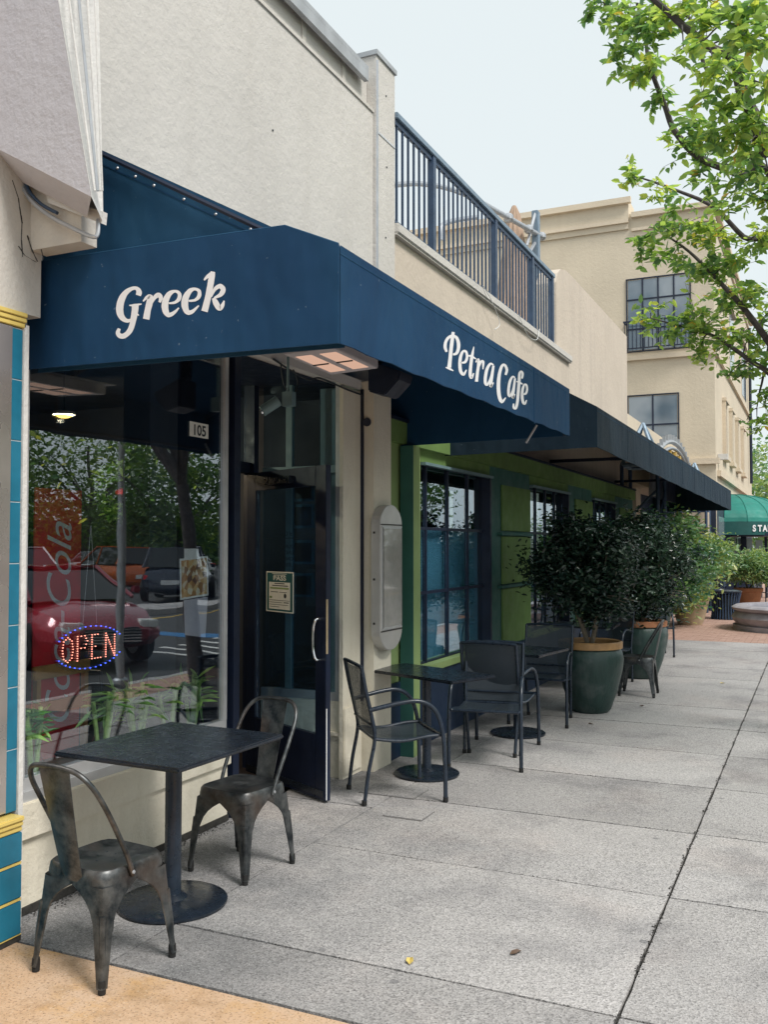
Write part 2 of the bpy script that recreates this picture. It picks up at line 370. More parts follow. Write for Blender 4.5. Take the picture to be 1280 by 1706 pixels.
# a sight line of the photograph cut with a plane of the scene
_ya, _pi = R(YAW), R(PITCH)
_F = Vector((-math.sin(_ya) * math.cos(_pi), math.cos(_ya) * math.cos(_pi), math.sin(_pi)))
_R = Vector((math.cos(_ya), math.sin(_ya), 0)); _U = _R.cross(_F); _C = Vector((0, 0, EYE))
def ray(x, y): return _F + _R * ((x - 640) / F_PX) + _U * ((853 - y) / F_PX)
def onX(x, y, X): r = ray(x, y); return _C + r * (X / r.x)
def onY(x, y, Y): r = ray(x, y); return _C + r * (Y / r.y)
def onZ(x, y, z=0): r = ray(x, y); return _C + r * ((z - EYE) / r.z)
def leaves(name, pts, size, mat, parent, droop=.3, wide=.42, tint=None, seed=1, flat=.0, world=True):
    rg = np.random.RandomState(seed); pts = np.asarray(pts, float); n = len(pts)
    off = np.array(wloc(parent)) if (parent is not None and world) else np.zeros(3)
    d = rg.normal(size=(n, 3)); d[:, 2] = d[:, 2] * .5 - droop; d /= np.linalg.norm(d, axis=1)[:, None]
    up = rg.normal(size=(n, 3)) * .7; up[:, 2] += 1.0
    s = np.cross(d, up); s /= np.linalg.norm(s, axis=1)[:, None]; u = np.cross(s, d)
    L = (size * (.65 + .7 * rg.rand(n)))[:, None]; W = L * wide * .5
    base = pts - off
    v = np.stack([base, base + d * L * .3 + s * W + u * L * .06, base + d * L * .68 + s * W * .8 + u * L * .04, base + d * L - u * L * .08,
                  base + d * L * .68 - s * W * .8 + u * L * .04, base + d * L * .3 - s * W + u * L * .06], 1).reshape(-1, 3)
    k = (np.arange(n) * 6)[:, None]
    f = np.concatenate([k + [0, 1, 2, 3], k + [0, 3, 4, 5]], 1).reshape(-1)
    me = bpy.data.meshes.new(name); me.vertices.add(n * 6); me.vertices.foreach_set('co', v.reshape(-1))
    me.loops.add(n * 8); me.loops.foreach_set('vertex_index', f.astype(np.int32))
    me.polygons.add(n * 2); me.polygons.foreach_set('loop_start', np.arange(n * 2, dtype=np.int32) * 4); me.polygons.foreach_set('loop_total', np.full(n * 2, 4, np.int32))
    me.update(calc_edges=True)
    if tint is None: tint = rg.rand(n)
    a = me.attributes.new('tint', 'FLOAT', 'FACE'); a.data.foreach_set('value', np.repeat(np.asarray(tint, float), 2).astype(np.float32))
    me.materials.append(M[mat]); o = bpy.data.objects.new(name, me); col.objects.link(o)
    if parent is not None: o.parent = parent
    o['kind'] = 'stuff'; return o
def text(name, s, h, mat, parent, loc, rot, sx=1.0, depth=.0, align='LEFT', world=True, bold=0.0, shear=0):
    c = bpy.data.curves.new(name, 'FONT'); c.body = s; c.size = h; c.align_x = align; c.extrude = depth; c.offset = bold; c.shear = shear
    t = bpy.data.objects.new(name + '_src', c); col.objects.link(t)
    me = bpy.data.meshes.new_from_object(t.evaluated_get(bpy.context.evaluated_depsgraph_get()))
    bpy.data.objects.remove(t); bpy.data.curves.remove(c)
    me.name = name; me.materials.clear(); me.materials.append(M[mat]); o = bpy.data.objects.new(name, me); col.objects.link(o)
    o.parent = parent; off = wloc(parent) if world else Vector((0, 0, 0))
    o.location = Vector(loc) - off; o.rotation_euler = rot; o.scale = (sx, 1, 1); return o
FACE_X = (R(90), 0, R(90))        # lettering read from the street side (+X)
FACE_Y = (R(90), 0, 0)            # lettering read from the camera side (-Y)

# ================================================================== GROUND
gr = box('ground', (-150, -60, -.30), (200, 300, -.16), 'asphalt'); tag(gr, kind='structure')
rd = box('road', (1.05, -40, -.156), (60, 90, -.13), 'asphalt'); tag(rd, kind='structure')
side = thing('sidewalk', None, None, (-1.2, 8, 0)); tag(side, kind='structure')
box('joint_bed', (-3.26, 2.925, -.12), (.9, 16.9, -.014), 'grout', side)
XC = [-3.26, -2.565, -.655, .28]
YC = [[2.925, 5.33, 7.75, 10.2, 12.6, 15.2, 16.9], [2.925, 3.35, 4.57, 5.63, 6.72, 7.8, 8.9, 10.0, 11.1, 12.2, 13.3, 14.4, 15.6, 16.9], [2.925, 3.35, 4.57, 5.63, 6.72, 7.8, 8.9, 10.0, 11.1, 12.2, 13.3, 14.4, 15.6, 16.9]]
rs = random.Random(3)
for i in range(3):
    for j in range(len(YC[i]) - 1):
        g = .0065; z = rs.uniform(-.0025, .001)
        a = Vector((XC[i] + g, YC[i][j] + g, 0)); b = Vector((XC[i + 1] - g, YC[i][j + 1] - g, 0))
        # slab with a slightly wavering edge
        n = 12; ring = []
        for k in range(4):
            p = [(a.x, a.y), (b.x, a.y), (b.x, b.y), (a.x, b.y)][k]; q = [(b.x, a.y), (b.x, b.y), (a.x, b.y), (a.x, a.y)][k]
            for s_ in range(n):
                t = s_ / n; jx = rs.uniform(-.0022, .0022) if s_ else 0
                ring.append((p[0] + (q[0] - p[0]) * t + (jx if k % 2 else 0), p[1] + (q[1] - p[1]) * t + (0 if k % 2 else jx), z))
        mb = MB(); mb.prism([(x, y, z - .08) for x, y, _ in ring], (0, 0, .08)); mb.build('paving_slab', 'sidewalk', side, bevel=0)
# grit, moss and chipped edges lodged in the joints
gm = MB(); rj = random.Random(8)
def grit(x, y, r_):
    k = len(gm.v); n_ = 5; gm.v += [(x + r_ * rj.uniform(.5, 1) * math.cos(6.283 * i / n_), y + r_ * rj.uniform(.5, 1) * math.sin(6.283 * i / n_), .0012) for i in range(n_)] + [(x, y, r_ * .5 + .001)]
    gm.f += [(k + i, k + (i + 1) % n_, k + n_) for i in range(n_)]
for i in range(1500): y_ = 2.95 + 13.5 * rj.random() ** 1.6; cl = math.sin(y_ * 5.1) + math.sin(y_ * 13.7) + rj.uniform(-1, 1); (cl > -.2) and grit(XC[2] + rj.gauss(0, .006), y_, rj.uniform(.002, .009))
for yj_ in YC[1][1:9]:
    for i in range(110): grit(rj.uniform(-2.4, .25), yj_ + rj.gauss(0, .004), rj.uniform(.002, .006))
for i in range(500): grit(-3.23 + abs(rj.gauss(0, .03)), rj.uniform(3.1, 4.7), rj.uniform(.002, .007))
gm.build('joint_grit', 'grout', side)['kind'] = 'stuff'
# brick strip by the kerb, kerb with paint
box('kerb', (.90, -20, -.13), (1.04, 60, .0), 'sidewalk', side)
box('verge_paving', (.285, -20, -.12), (.895, 16.9, -.002), 'brick', side)
box('blue_kerb_paint', (1.041, 10.5, -.12), (1.046, 15, .003), 'blue_paint', side)
fore = box('forecourt', (-3.3, -12, -.12), (.28, 2.915, -.001), 'orange'); tag(fore, kind='structure')
nearp = box('pavement_behind', (-3.3, -30, -.12), (.28, -12.01, -.002), 'sidewalk'); tag(nearp, kind='structure')
# utility covers let in flush with the slabs
for (cx, cy, sx, sy, lab) in ((-2.60, 5.74, .20, .13, 'flat grey utility cover under the mesh armchair beside the entry pillar'), (-2.30, 5.30, .13, .11, 'small square utility cover set in the paving in front of the mesh armchair')):
    t = thing('utility_cover', lab, 'utility cover', (cx, cy, 0), 'utility covers in the sidewalk')
    box('rim', (cx - sx, cy - sy, -.002), (cx + sx, cy + sy, .002), 'cover_joint', t); box('lid', (cx - sx + .006, cy - sy + .006, .0021), (cx + sx - .006, cy + sy - .006, .006), 'sidewalk', t)
# fallen leaves
for (px, py, r_, lab, c_) in ((683, 1601, .03, 'yellow fallen leaf flat on the bare paving in the foreground', 'yellow_tile'), (860, 1587, .03, 'brown curled leaf on the paving right of the yellow one', 'dark_wood'), (1205, 1138, .035, 'small yellow leaf on the sidewalk near the red brick paving', 'yellow_tile'),
                               (1070, 1176, .025, 'tiny dark leaf on the sidewalk in front of the far metal chair', 'dark_wood'), (985, 1206, .025, 'tiny dark leaf on the sidewalk just before the green pot', 'dark_wood')):
    p = onZ(px, py, .006); a_ = random.uniform(0, 6); q = lambda u, v_, z: (p.x + u * math.cos(a_) - v_ * math.sin(a_), p.y + u * math.sin(a_) + v_ * math.cos(a_), z)
    mb = MB(); mb.add([q(-r_, 0, .006), q(-r_ * .3, r_ * .5, .012), q(r_ * .5, r_ * .4, .014), q(r_, 0, .007), q(r_ * .5, -r_ * .4, .016), q(-r_ * .3, -r_ * .5, .01), q(0, 0, .004)], [(0, 1, 6), (1, 2, 6), (2, 3, 6), (3, 4, 6), (4, 5, 6), (5, 0, 6)])
    tag(mb.build('fallen_leaf', c_), lab, 'leaf', 'fallen leaves on the paving')
# brick paving
bp = thing('brick_paving', None, None, (-1, 22, 0)); tag(bp, kind='structure')
box('joint_bed', (-6, 16.905, -.12), (.9, 46, -.012), 'grout', bp)
bm_ = {}; cells = []
for j in range(0, 130):
    for i in range(0, 21):
        x = -3.3 + i * .205 + (.1 if j % 2 else 0); y = 16.915 + j * .103
        if x < .7 and y < 30: cells.append((x, y))
cells.sort(key=lambda c: c[1]); me_b = None
vis = [c for c in cells if -2.9 < c[0] < -.5 and c[1] < 30]
ind = set(vis[:300])
mb0 = MB().box((0, 0, -.05), (.197, .096, 0)); rest = MB()
for c in cells:
    z = rs.uniform(-.003, .001)
    if c in ind:
        if me_b is None:
            o = mb0.build('brick', 'brick', bp, world=False); me_b = o.data; o.location = Vector((c[0], c[1], z)) - bp.location
        else:
            o = bpy.data.objects.new('brick', me_b); col.objects.link(o); o.parent = bp; o.location = Vector((c[0], c[1], z)) - bp.location
    else: rest.box((c[0], c[1], -.05 + z), (c[0] + .197, c[1] + .096, z))
o = rest.build('brick_field', 'brick', bp); o['kind'] = 'stuff'
box('far_paving', (-6, 30.2, -.1), (.9, 60, -.004), 'brick', bp)

# ================================================================== CAFE BUILDING
WX = -3.24
cafe = thing('cafe_building', 'weathered beige plaster cafe building with shop window, recessed entry and parapet', 'building', (-5.5, 5, 0))
box('upper_wall', (-3.6, 3.0, 2.84), (WX, 6.745, 5.19), 'plaster', cafe)
MB().box((-3.6, 3.0, 5.191), (-3.30, 6.745, 5.46)).build('parapet_panel', 'plaster', cafe)
for y in np.arange(3.2, 6.7, .62): box('panel_seam', (-3.305, y, 5.2), (-3.29, y + .05, 5.455), 'plaster_neigh', cafe)
MB().box((-3.60, 2.8, 5.461), (-3.22, 6.62, 5.50)).box((-3.26, 2.8, 5.38), (-3.22, 6.62, 5.46)).build('metal_coping', 'coping', cafe)
box('ledge_cap', (-3.31, 3.0, 5.175), (WX + .012, 6.74, 5.20), 'plaster_neigh', cafe)
col_ = box('parapet_pier', (-3.62, 6.75, 2.85), (-3.215, 7.12, 5.66), 'plaster', cafe)
box('pier_cap', (-3.64, 6.735, 5.661), (-3.20, 7.135, 5.70), 'coping', cafe)
box('flashing_lower', (-3.6, 6.752, 5.02), (-3.209, 7.118, 5.035), 'frame_alu', cafe)
MB().tube([(-3.215, 6.765, 2.9), (-3.215, 6.765, 5.62)], .014, 8).build('downpipe', 'galv', cafe, True)
for (y, z) in ((6.95, 4.8), (6.93, 4.2), (6.95, 3.6), (6.94, 5.4), (5.2, 4.4)): MB().lathe([(.008, 0), (.006, .006)], (0, 0, 0), 8).build('wall_bolt', 'ink', cafe, world=False).matrix_basis = Matrix.Translation(Vector((-3.214 if y > 6.7 else WX + .0005, y, z)) - cafe.location) @ Matrix.Rotation(R(90), 4, 'Y')
# shop window base wall
box('base_wall', (-3.5, 3.0, 0), (WX, 4.72, .335), 'plaster_low', cafe)
box('base_moulding', (-3.5, 3.0, .3355), (WX + .028, 4.725, .50), 'plaster_low', cafe, bevel=.006)
box('skirt_gap', (WX, 3.0, 0.001), (WX + .012, 4.72, .035), 'grout', cafe)
wi = MB()
wi.box((-3.30, 3.10, .5005), (WX + .012, 4.715, .545)).box((-3.30, 3.10, .5455), (WX - .004, 4.715, .60)).box((-3.27, 3.10, .601), (WX + .0, 3.135, 2.83)).box((-3.27, 4.675, .601), (WX + .0, 4.712, 2.83))
win = wi.build('window_frame', 'frame_alu', cafe)
box('window_pane', (-3.262, 3.136, .601), (-3.256, 4.674, 2.83), 'glass', win)
# neck wall between neighbour and window is a pale corner bead
box('corner_bead', (-3.3, 3.06, .5), (WX + .004, 3.099, 2.93), 'trim_white', cafe)
# interior
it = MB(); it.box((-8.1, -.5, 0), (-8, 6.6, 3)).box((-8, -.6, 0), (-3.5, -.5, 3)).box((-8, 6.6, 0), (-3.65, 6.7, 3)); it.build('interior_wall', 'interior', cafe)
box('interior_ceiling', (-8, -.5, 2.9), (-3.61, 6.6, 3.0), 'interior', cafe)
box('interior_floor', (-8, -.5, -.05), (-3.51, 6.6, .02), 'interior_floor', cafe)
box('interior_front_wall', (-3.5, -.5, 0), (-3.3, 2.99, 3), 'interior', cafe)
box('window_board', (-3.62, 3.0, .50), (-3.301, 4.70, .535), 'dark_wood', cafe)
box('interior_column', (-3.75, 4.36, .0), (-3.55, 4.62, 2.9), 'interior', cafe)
# entry recess
box('jamb_left', (-3.85, 4.725, 0), (-3.27, 4.765, 2.83), 'frame_dark', cafe)
box('jamb_post', (-3.30, 4.7655, 0), (-3.23, 4.83, 2.83), 'frame_dark', cafe)
box('jamb_post', (-3.85, 5.80, 0), (-3.76, 5.86, 2.83), 'frame_dark', cafe)
box('door_header', (-3.87, 4.766, 2.18), (-3.80, 5.799, 2.26), 'frame_dark', cafe)
box('transom_pane', (-3.84, 4.766, 2.261), (-3.834, 5.799, 2.83), 'glass_door', cafe)
box('entry_soffit', (-3.85, 3.0, 2.831), (WX, 6.745, 2.839), 'frame_dark', cafe)
# right side of the recess: low wall, glass, pillar
SY = 5.89
box('side_low_wall', (-3.75, SY, 0), (-3.085, SY + .12, .54), 'plaster_low', cafe)
box('side_moulding', (-3.3, SY - .025, .30), (-3.085, SY - .0005, .325), 'plaster_low', cafe)
sg = MB(); sg.box((-3.75, SY, .541), (-3.085, SY + .06, .60)).box((-3.125, SY - .006, .601), (-3.085, SY + .06, 2.83))
sgo = sg.build('sidelight_frame', 'frame_alu', cafe)
x4 = onY(480, 700, SY).x
st = MB(); st.box((x4 - .025, SY + .01, .601), (x4 + .025, SY + .05, 2.83)).box((-3.75, SY + .008, 2.17), (-3.126, SY + .052, 2.225))
st.build('sidelight_mullion', 'frame_teal', sgo)
box('sidelight_pane', (-3.75, SY + .02, .601), (-3.126, SY + .026, 2.83), 'glass_door', sgo)
box('entry_pillar', (-3.19, SY + .0605, 0), (-3.08, 6.30, 2.78), 'plaster_low', cafe)
box('pillar_face', (-3.0798, SY - .03, 0.0), (-3.050, 6.154, 2.78), 'plaster_low', cafe)
box('pillar_skirt', (-3.0498, SY - .028, .03), (-3.036, 6.135, .50), 'plaster_low', cafe, bevel=.006)
box('pilaster_strip', (-3.4, 6.155, .0), (-2.95, 6.46, 2.86), 'plaster_low', cafe)
box('pillar_shade_strip', (-3.0495, 6.136, 0.51), (-3.03, 6.1545, 2.8), 'frame_dark', cafe)  # solid dark strip stands in for the shadowed seam beside the pilaster
# beam and soffit over the pillar
bm1 = MB(); bm1.box((-3.23, 3.6, 2.842), (-3.05, 6.30, 2.87)).box((-3.075, 3.6, 2.80), (-3.05, 6.30, 2.8415)); bm1.build('soffit_beam', 'trim_white', cafe)
MB().tube(smooth_path([(-3.04, 4.9, 2.80), (-3.035, 5.3, 2.74), (-3.04, 5.5, 2.78), (-3.035, 5.9, 2.76), (-3.04, 6.25, 2.76)], 6), .006, 6).build('loose_cable', 'ink', cafe, True)
MB().tube(smooth_path([(-3.06, 5.02, 2.80), (-3.05, 5.05, 2.66), (-3.05, 5.15, 2.62), (-3.05, 5.22, 2.70), (-3.05, 5.16, 2.78)], 6), .005, 6).build('loose_cable', 'ink', cafe, True)
# number on the glass
n1 = box('number_plate', (-3.2555, 4.345, 2.275), (-3.2535, 4.525, 2.36), 'paper', win)
text('number', '105', .085, 'ink', n1, (-3.2525, 4.435, 2.287), FACE_X, 1.05, 0, 'CENTER', bold=.002)

# ---- entry door (swung outwards): local x runs hinge -> latch, local -y faces the camera
dv = Vector((-.896, .443, 0)).normalized(); DA = Vector((-2.865, 5.30, 0)); DW = 1.0
dm = Matrix.Translation(DA + dv * DW) @ Matrix(((-dv.x, .443, 0, 0), (-dv.y, .896, 0, 0), (0, 0, 1, 0), (0, 0, 0, 1)))
door = bpy.data.objects.new('door', None); col.objects.link(door); door.parent = cafe
door.location = (DA + dv * DW) - cafe.location; door.rotation_euler = (0, 0, math.atan2(-dv.y, -dv.x))
def dbox(name, a, b, mat, **k): return MB().box(a, b).build(name, mat, door, world=False, **k)
f = MB(); Wd, Hd = DW, 2.17
f.box((0, -.02, .012), (.12, .02, Hd)).box((Wd - .12, -.02, .012), (Wd, .02, Hd)).box((.1201, -.02, .012), (Wd - .1201, .02, .42)).box((.1201, -.02, Hd - .13), (Wd - .1201, .02, Hd))
f.build('door_frame', 'frame_dark', door, world=False, bevel=.003)
dbox('door_pane', (.121, -.004, .4205), (Wd - .121, .004, Hd - .1305), 'glass_door')
dbox('door_sweep', (.02, -.026, .035), (Wd - .02, -.0205, .075), 'black_metal')
MB().tube(smooth_path([(Wd - .06, -.02, 1.17), (Wd - .065, -.055, 1.165), (Wd - .085, -.06, 1.10), (Wd - .085, -.06, .98), (Wd - .065, -.055, .915), (Wd - .06, -.02, .91)], 5), .009, 8).build('door_handle', 'chrome', door, True, world=False)
dbox('worn_door_edge', (Wd + .0005, -.016, .02), (Wd + .002, -.009, .60), 'white_paint')
dbox('lock_plate', (Wd + .0005, -.018, .95), (Wd + .003, -.004, 1.30), 'lock_tan')
dbox('door_closer', (.30, -.06, 2.07), (.62, -.021, 2.12), 'black_metal')
NX = lambda x: .25 + (x - .285) * 1.84
dbox('pass_notice', (NX(.285), -.0065, 1.185), (NX(.475), -.0045, 1.465), 'paper')
dbox('notice_field', (NX(.291), -.0074, 1.193), (NX(.469), -.0068, 1.457), 'dark_green_print')
dbox('notice_panel', (NX(.306), -.0082, 1.205), (NX(.454), -.0077, 1.392), 'paper')
def dtext(name, s, hh, mat, x, z, y=-.009, rz=0, sx=1.0, **k): return text(name, s, hh, mat, door, (x, y, z), (R(90), 0, rz), sx, world=False, **k)
dtext('notice_heading', 'PASS', .044, 'paper', NX(.38), 1.405, -.0078, 0, 1.8, align='CENTER', bold=.0012)
for i, (x0, x1, z, hh, c_) in enumerate([(.33, .43, 1.318, .004, 'paper'), (.34, .42, 1.308, .004, 'paper'), (.345, .415, 1.25, .006, 'ink'), (.33, .44, 1.235, .006, 'ink'), (.315, .445, 1.215, .011, 'green_light'), (.32, .37, 1.192, .004, 'ink'), (.38, .43, 1.192, .003, 'ink'), (.312, .328, 1.15, .013, 'green_panel'),
                                         (.31, .45, 1.135, .003, 'ink'), (.31, .40, 1.12, .003, 'ink'), (.41, .445, 1.12, .006, 'ink'), (.31, .44, 1.105, .003, 'ink'), (.315, .38, 1.09, .003, 'ink')]):
    dbox('printed_line', (NX(x0), -.0094, z + .13), (NX(x1), -.0084, z + .13 + hh), c_)
MB().lathe([(.016, 0), (.016, .001)], (0, 0, 0), 16).build('notice_seal', 'ink', door, world=False).matrix_basis = Matrix.Translation((NX(.42), -.0085, 1.30)) @ Matrix.Rotation(R(90), 4, 'X')
# opening hours lettered on the other face of the glass, so they read backwards from here
for i, (s_, hh) in enumerate([('Hours of Operation', .040), ('SATURDAY', .034), ('SUNDAY', .034), ('MONDAY', .034), ('TUESDAY', .034)]):
    dtext('opening_hours', s_, hh, 'ink', .50, 1.715 - (i > 0) * .045 - i * .042, .0056, R(180), 1.5, align='CENTER')
dbox('hours_underline', (.22, .0052, 1.695), (.80, .0058, 1.699), 'ink')

# ================================================================== GREEN SHOPFRONT
GX = -3.0
grn = thing('green_shopfront', 'green painted shopfront with gridded dark windows and a wide trim band behind the potted trees', 'building', (-3.6, 12, 0))
def gbox(name, a, b, mat, par=None, **k): return box(name, a, b, mat, par or grn, **k)
wins = [(7.17, 8.98), (10.42, 12.25), (13.70, 15.42)]
gbox('wall', (-3.4, 6.4605, .0), (GX, 7.16, 2.45), 'green_light')
gbox('base_panel', (GX + .0005, 6.49, 0.0), (GX + .02, 17.05, .58), 'green_base')
gbox('fascia_band', (-3.4, 6.4605, 2.451), (GX + .05, 17.05, 2.62), 'green_panel')
gbox('fascia_lip', (-3.4, 6.4605, 2.6205), (GX + .07, 17.05, 2.645), 'frame_dark')
gbox('column', (GX + .021, 6.71, 0), (GX + .13, 6.835, 2.432), 'green_light')
gbox('column_face', (GX + .02, 6.702, 0), (GX + .1305, 6.7095, 2.432), 'green_dark')
for k, (y0, y1) in enumerate(wins):
    gbox('apron_wall', (-3.4, y0, 0.0), (GX - .001, y1, .585), 'green_base'); gbox('window_sill', (-3.3, y0, .586), (GX + .04, y1, .64), 'green_light')
    gbox('head_wall', (-3.4, y0, 2.345), (GX - .001, y1, 2.4505), 'green_panel')
    mb = MB(); zs = [.6405, 1.24, 1.79, 2.34]
    if k == 0: ys = [7.175, 7.417, 7.94, 8.477, 8.95]
    else: ys = [y0 + .01 + (y1 - y0 - .05) * i / 4 for i in range(5)]
    for i, y in enumerate(ys): mb.box((GX - .085, y - .012, .6405), (GX - .05, y + .012, 2.344))
    for i, z in enumerate(zs):
        for a, b in zip(ys[:-1], ys[1:]): mb.box((GX - .083, a + .0122, z - .012 if i else z), (GX - .052, b - .0122, z + .014 if i < 3 else z + .004))
    mb.box((GX - .10, y1 - .045, .6405), (GX + .02, y1 - .0005, 2.3445))
    fr = mb.build('window_frame', 'frame_dark', grn)
    for a, b in zip(ys[:-1], ys[1:]):
        for c, d in zip(zs[:-1], zs[1:]): box('window_pane', (GX - .070, a + .0125, c + .0145), (GX - .066, b - .0125, d - .0125), 'glass_blue', fr)
    gbox('window_head_trim', (GX + .0, y0, 2.32), (GX + .045, y1, 2.344), 'frame_teal')
piers = [(8.985, 10.415), (12.255, 13.695), (15.425, 17.05)]
for (y0, y1) in piers:
    gbox('pier_wall', (-3.4, y0, 0.585), (GX - .002, y1, 2.4505), 'green_dark')
    gbox('pier_wall', (-3.4, y0, 0), (GX - .002, y1, .584), 'green_base')
    for (z0, z1) in ((.60, 1.19), (1.24, 1.74), (1.80, 2.28)): gbox('pier_panel', (GX - .0015, y0 + .36, z0), (GX + .018, y1 - .02, z1), 'green_panel', bevel=.004)
    for z in (1.20, 1.75): gbox('pier_ledge', (GX - .0015, y0 + .25, z), (GX + .045, y1 - .01, z + .03), 'green_dark')
# shop interior with pale film
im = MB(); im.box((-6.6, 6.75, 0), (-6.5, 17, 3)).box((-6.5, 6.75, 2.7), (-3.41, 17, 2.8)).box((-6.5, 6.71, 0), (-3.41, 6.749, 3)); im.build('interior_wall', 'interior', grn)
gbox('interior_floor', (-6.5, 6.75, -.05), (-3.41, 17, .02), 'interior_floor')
gbox('window_film', (-3.12, 7.19, .65), (-3.115, 8.93, 1.80), 'pale_blind')
gbox('window_film', (-3.12, 10.45, .65), (-3.115, 12.2, 1.2), 'green_base')
# upper storey of that stretch
up = thing('terrace_building', 'pinkish beige stucco building with roof terrace above the green shopfront', 'building', (-4, 12, 2.7))
box('terrace_wall', (-3.6, 7.121, 2.646), (WX, 13.32, 4.30), 'beige2', up)
box('terrace_ledge', (-3.6, 7.121, 4.3005), (WX + .06, 13.32, 4.385), 'plaster', up, bevel=.008)
box('ledge_under_strip', (-3.6, 7.121, 4.285), (WX + .045, 13.32, 4.3), 'plaster_neigh', up)  # thin grey plaster strip under the ledge
box('terrace_floor', (-9, 7.121, 4.2), (-3.601, 18, 4.3), 'plaster_neigh', up)
P_ = [(WX, 12.62, 4.386), (WX, 12.62, 5.30), (WX, 12.72, 5.46), (WX, 12.9, 5.56), (WX, 13.2, 5.62), (WX, 13.6, 5.63), (WX, 17.95, 5.63), (WX, 17.95, 2.646), (WX, 13.321, 2.646), (WX, 13.321, 4.386)]
MB().prism(P_, (-.28, 0, 0)).build('curved_parapet_wall', 'beige2', up)
for z in (4.95, 4.7, 5.15): MB().tube([(WX - .05, 12.42, z), (WX - .05, 12.63, z)], .01, 6).build('rail_bracket', 'galv', up, True)
# ------- balcony railing
rail = thing('balcony_railing', 'slate blue metal balcony railing of thin bars on the terrace edge', 'railing', (WX, 9.8, 4.386))
RX = WX + .01
MB().box((RX - .04, 7.125, 5.29), (RX + .04, 12.40, 5.345)).build('handrail', 'rail_cap', rail, bevel=.006)
MB().box((RX - .015, 7.125, 5.245), (RX + .015, 12.40, 5.2895)).build('top_rail', 'rail_metal', rail)
MB().box((RX - .015, 7.125, 4.392), (RX + .015, 12.40, 4.415)).build('bottom_rail', 'rail_metal', rail)
bar = None; y = 7.20; posts = [8.00, 9.86, 11.35, 12.33]
for py in posts: box('post', (RX - .03, py - .035, 4.387), (RX + .03, py + .035, 5.289), 'rail_metal', rail)
yy = 7.19
while yy < 12.3:
    if all(abs(yy - p) > .06 for p in posts):
        if bar is None: o = MB().box((-.009, -.009, 4.4155), (.009, .009, 5.2445)).build('baluster', 'rail_metal', rail, world=False); bar = o.data
        else: o = bpy.data.objects.new('baluster', bar); col.objects.link(o); o.parent = rail
        o.location = Vector((RX, yy, 0)) - rail.location
    yy += .125
MB().tube(smooth_path([(WX + .07, 9.3, 4.40), (WX + .09, 9.6, 4.25), (WX + .09, 9.8, 4.10), (WX + .08, 9.65, 4.0)], 6), .004, 5).build('dangling_wire', 'white_paint', up, True)
MB().tube(smooth_path([(WX + .07, 10.6, 4.38), (WX + .09, 10.9, 4.2), (WX + .09, 11.3, 4.22), (WX + .07, 11.5, 4.40)], 6), .004, 5).build('dangling_wire', 'white_paint', up, True)
# ------- things on the terrace
pt = onX(895, 352, -4.6); pb = onX(895, 470, -4.6)
fr = thing('terrace_post_frame', 'tall slate grey steel post with braces and a long horizontal pipe on the roof terrace', 'steel frame', (-4.6, pt.y, 4.3))  # steel post frame with braces and pipes on the terrace
MB().box((-4.68, pt.y - .08, 4.301), (-4.56, pt.y + .08, pt.z)).build('post', 'rail_cap', fr, bevel=.01)
a = onX(803, 338, -4.6); b = onX(903, 394, -4.6)
MB().tube([a, b], .045, 10).build('pipe', 'galv', fr, True)
for q in (a.lerp(b, .40), b, a.lerp(b, .75)): MB().lathe([(.05, -.07), (.085, -.03), (.085, .03), (.05, .07)], q, 10).build('pipe_joint', 'galv', fr, True)
for (p0, p1) in (((893, 352), (878, 410)), ((898, 395), (880, 425))): MB().tube([onX(*p0, -4.62), onX(*p1, -4.62)], .03, 8).build('brace', 'galv', fr, True)
a2 = smooth_path([onX(655, 308, -5.2), onX(700, 306, -5.2), onX(750, 315, -5.2), onX(800, 335, -5.2)], 5); MB().tube(a2, .04, 8).build('curved_pipe', 'galv', fr, True)
a2 = smooth_path([onX(735, 400, -5.2), onX(738, 375, -5.2), onX(765, 366, -5.2), onX(795, 362, -5.2)], 5); MB().tube(a2, .04, 8).build('curved_pipe', 'galv', fr, True)
for i, (px, ptop, pbot, wd, lab) in enumerate(((857, 343, 500, .30, 'closed tan parasol standing upright on the roof terrace beside the grey post'),)):
    t_ = onX(px, ptop, -4.9); base = thing('closed_parasol', lab, 'parasol', (-4.9, t_.y, 4.3))
    H_ = t_.z - 4.3; prof = [(.06, H_ * .30), (.26, H_ * .34), (.30, H_ * .45), (.24, H_ * .62), (.17, H_ * .8), (.10, H_ * .95), (.03, H_)]
    mb = MB(); n = 24; k0 = 0
    for r_, z in prof:
        for j in range(n): a_ = 2 * math.pi * j / n; rr = r_ * (1 + .18 * (j % 2)) ; mb.v.append((-4.9 + rr * math.cos(a_), t_.y + rr * math.sin(a_), 4.3 + z))
    for i_ in range(len(prof) - 1):
        for j in range(n): mb.f.append((i_ * n + j, i_ * n + (j + 1) % n, (i_ + 1) * n + (j + 1) % n, (i_ + 1) * n + j))
    mb.build('canopy', 'canvas_tan', base, True); MB().tube([(-4.9, t_.y, 4.301), (-4.9, t_.y, t_.z - .02)], .03, 8).build('pole', 'dark_wood', base, True)
    box('strap', (-5.12, t_.y - .22, 4.3 + H_ * .55), (-4.68, t_.y + .22, 4.3 + H_ * .58), 'canvas_tan', base)
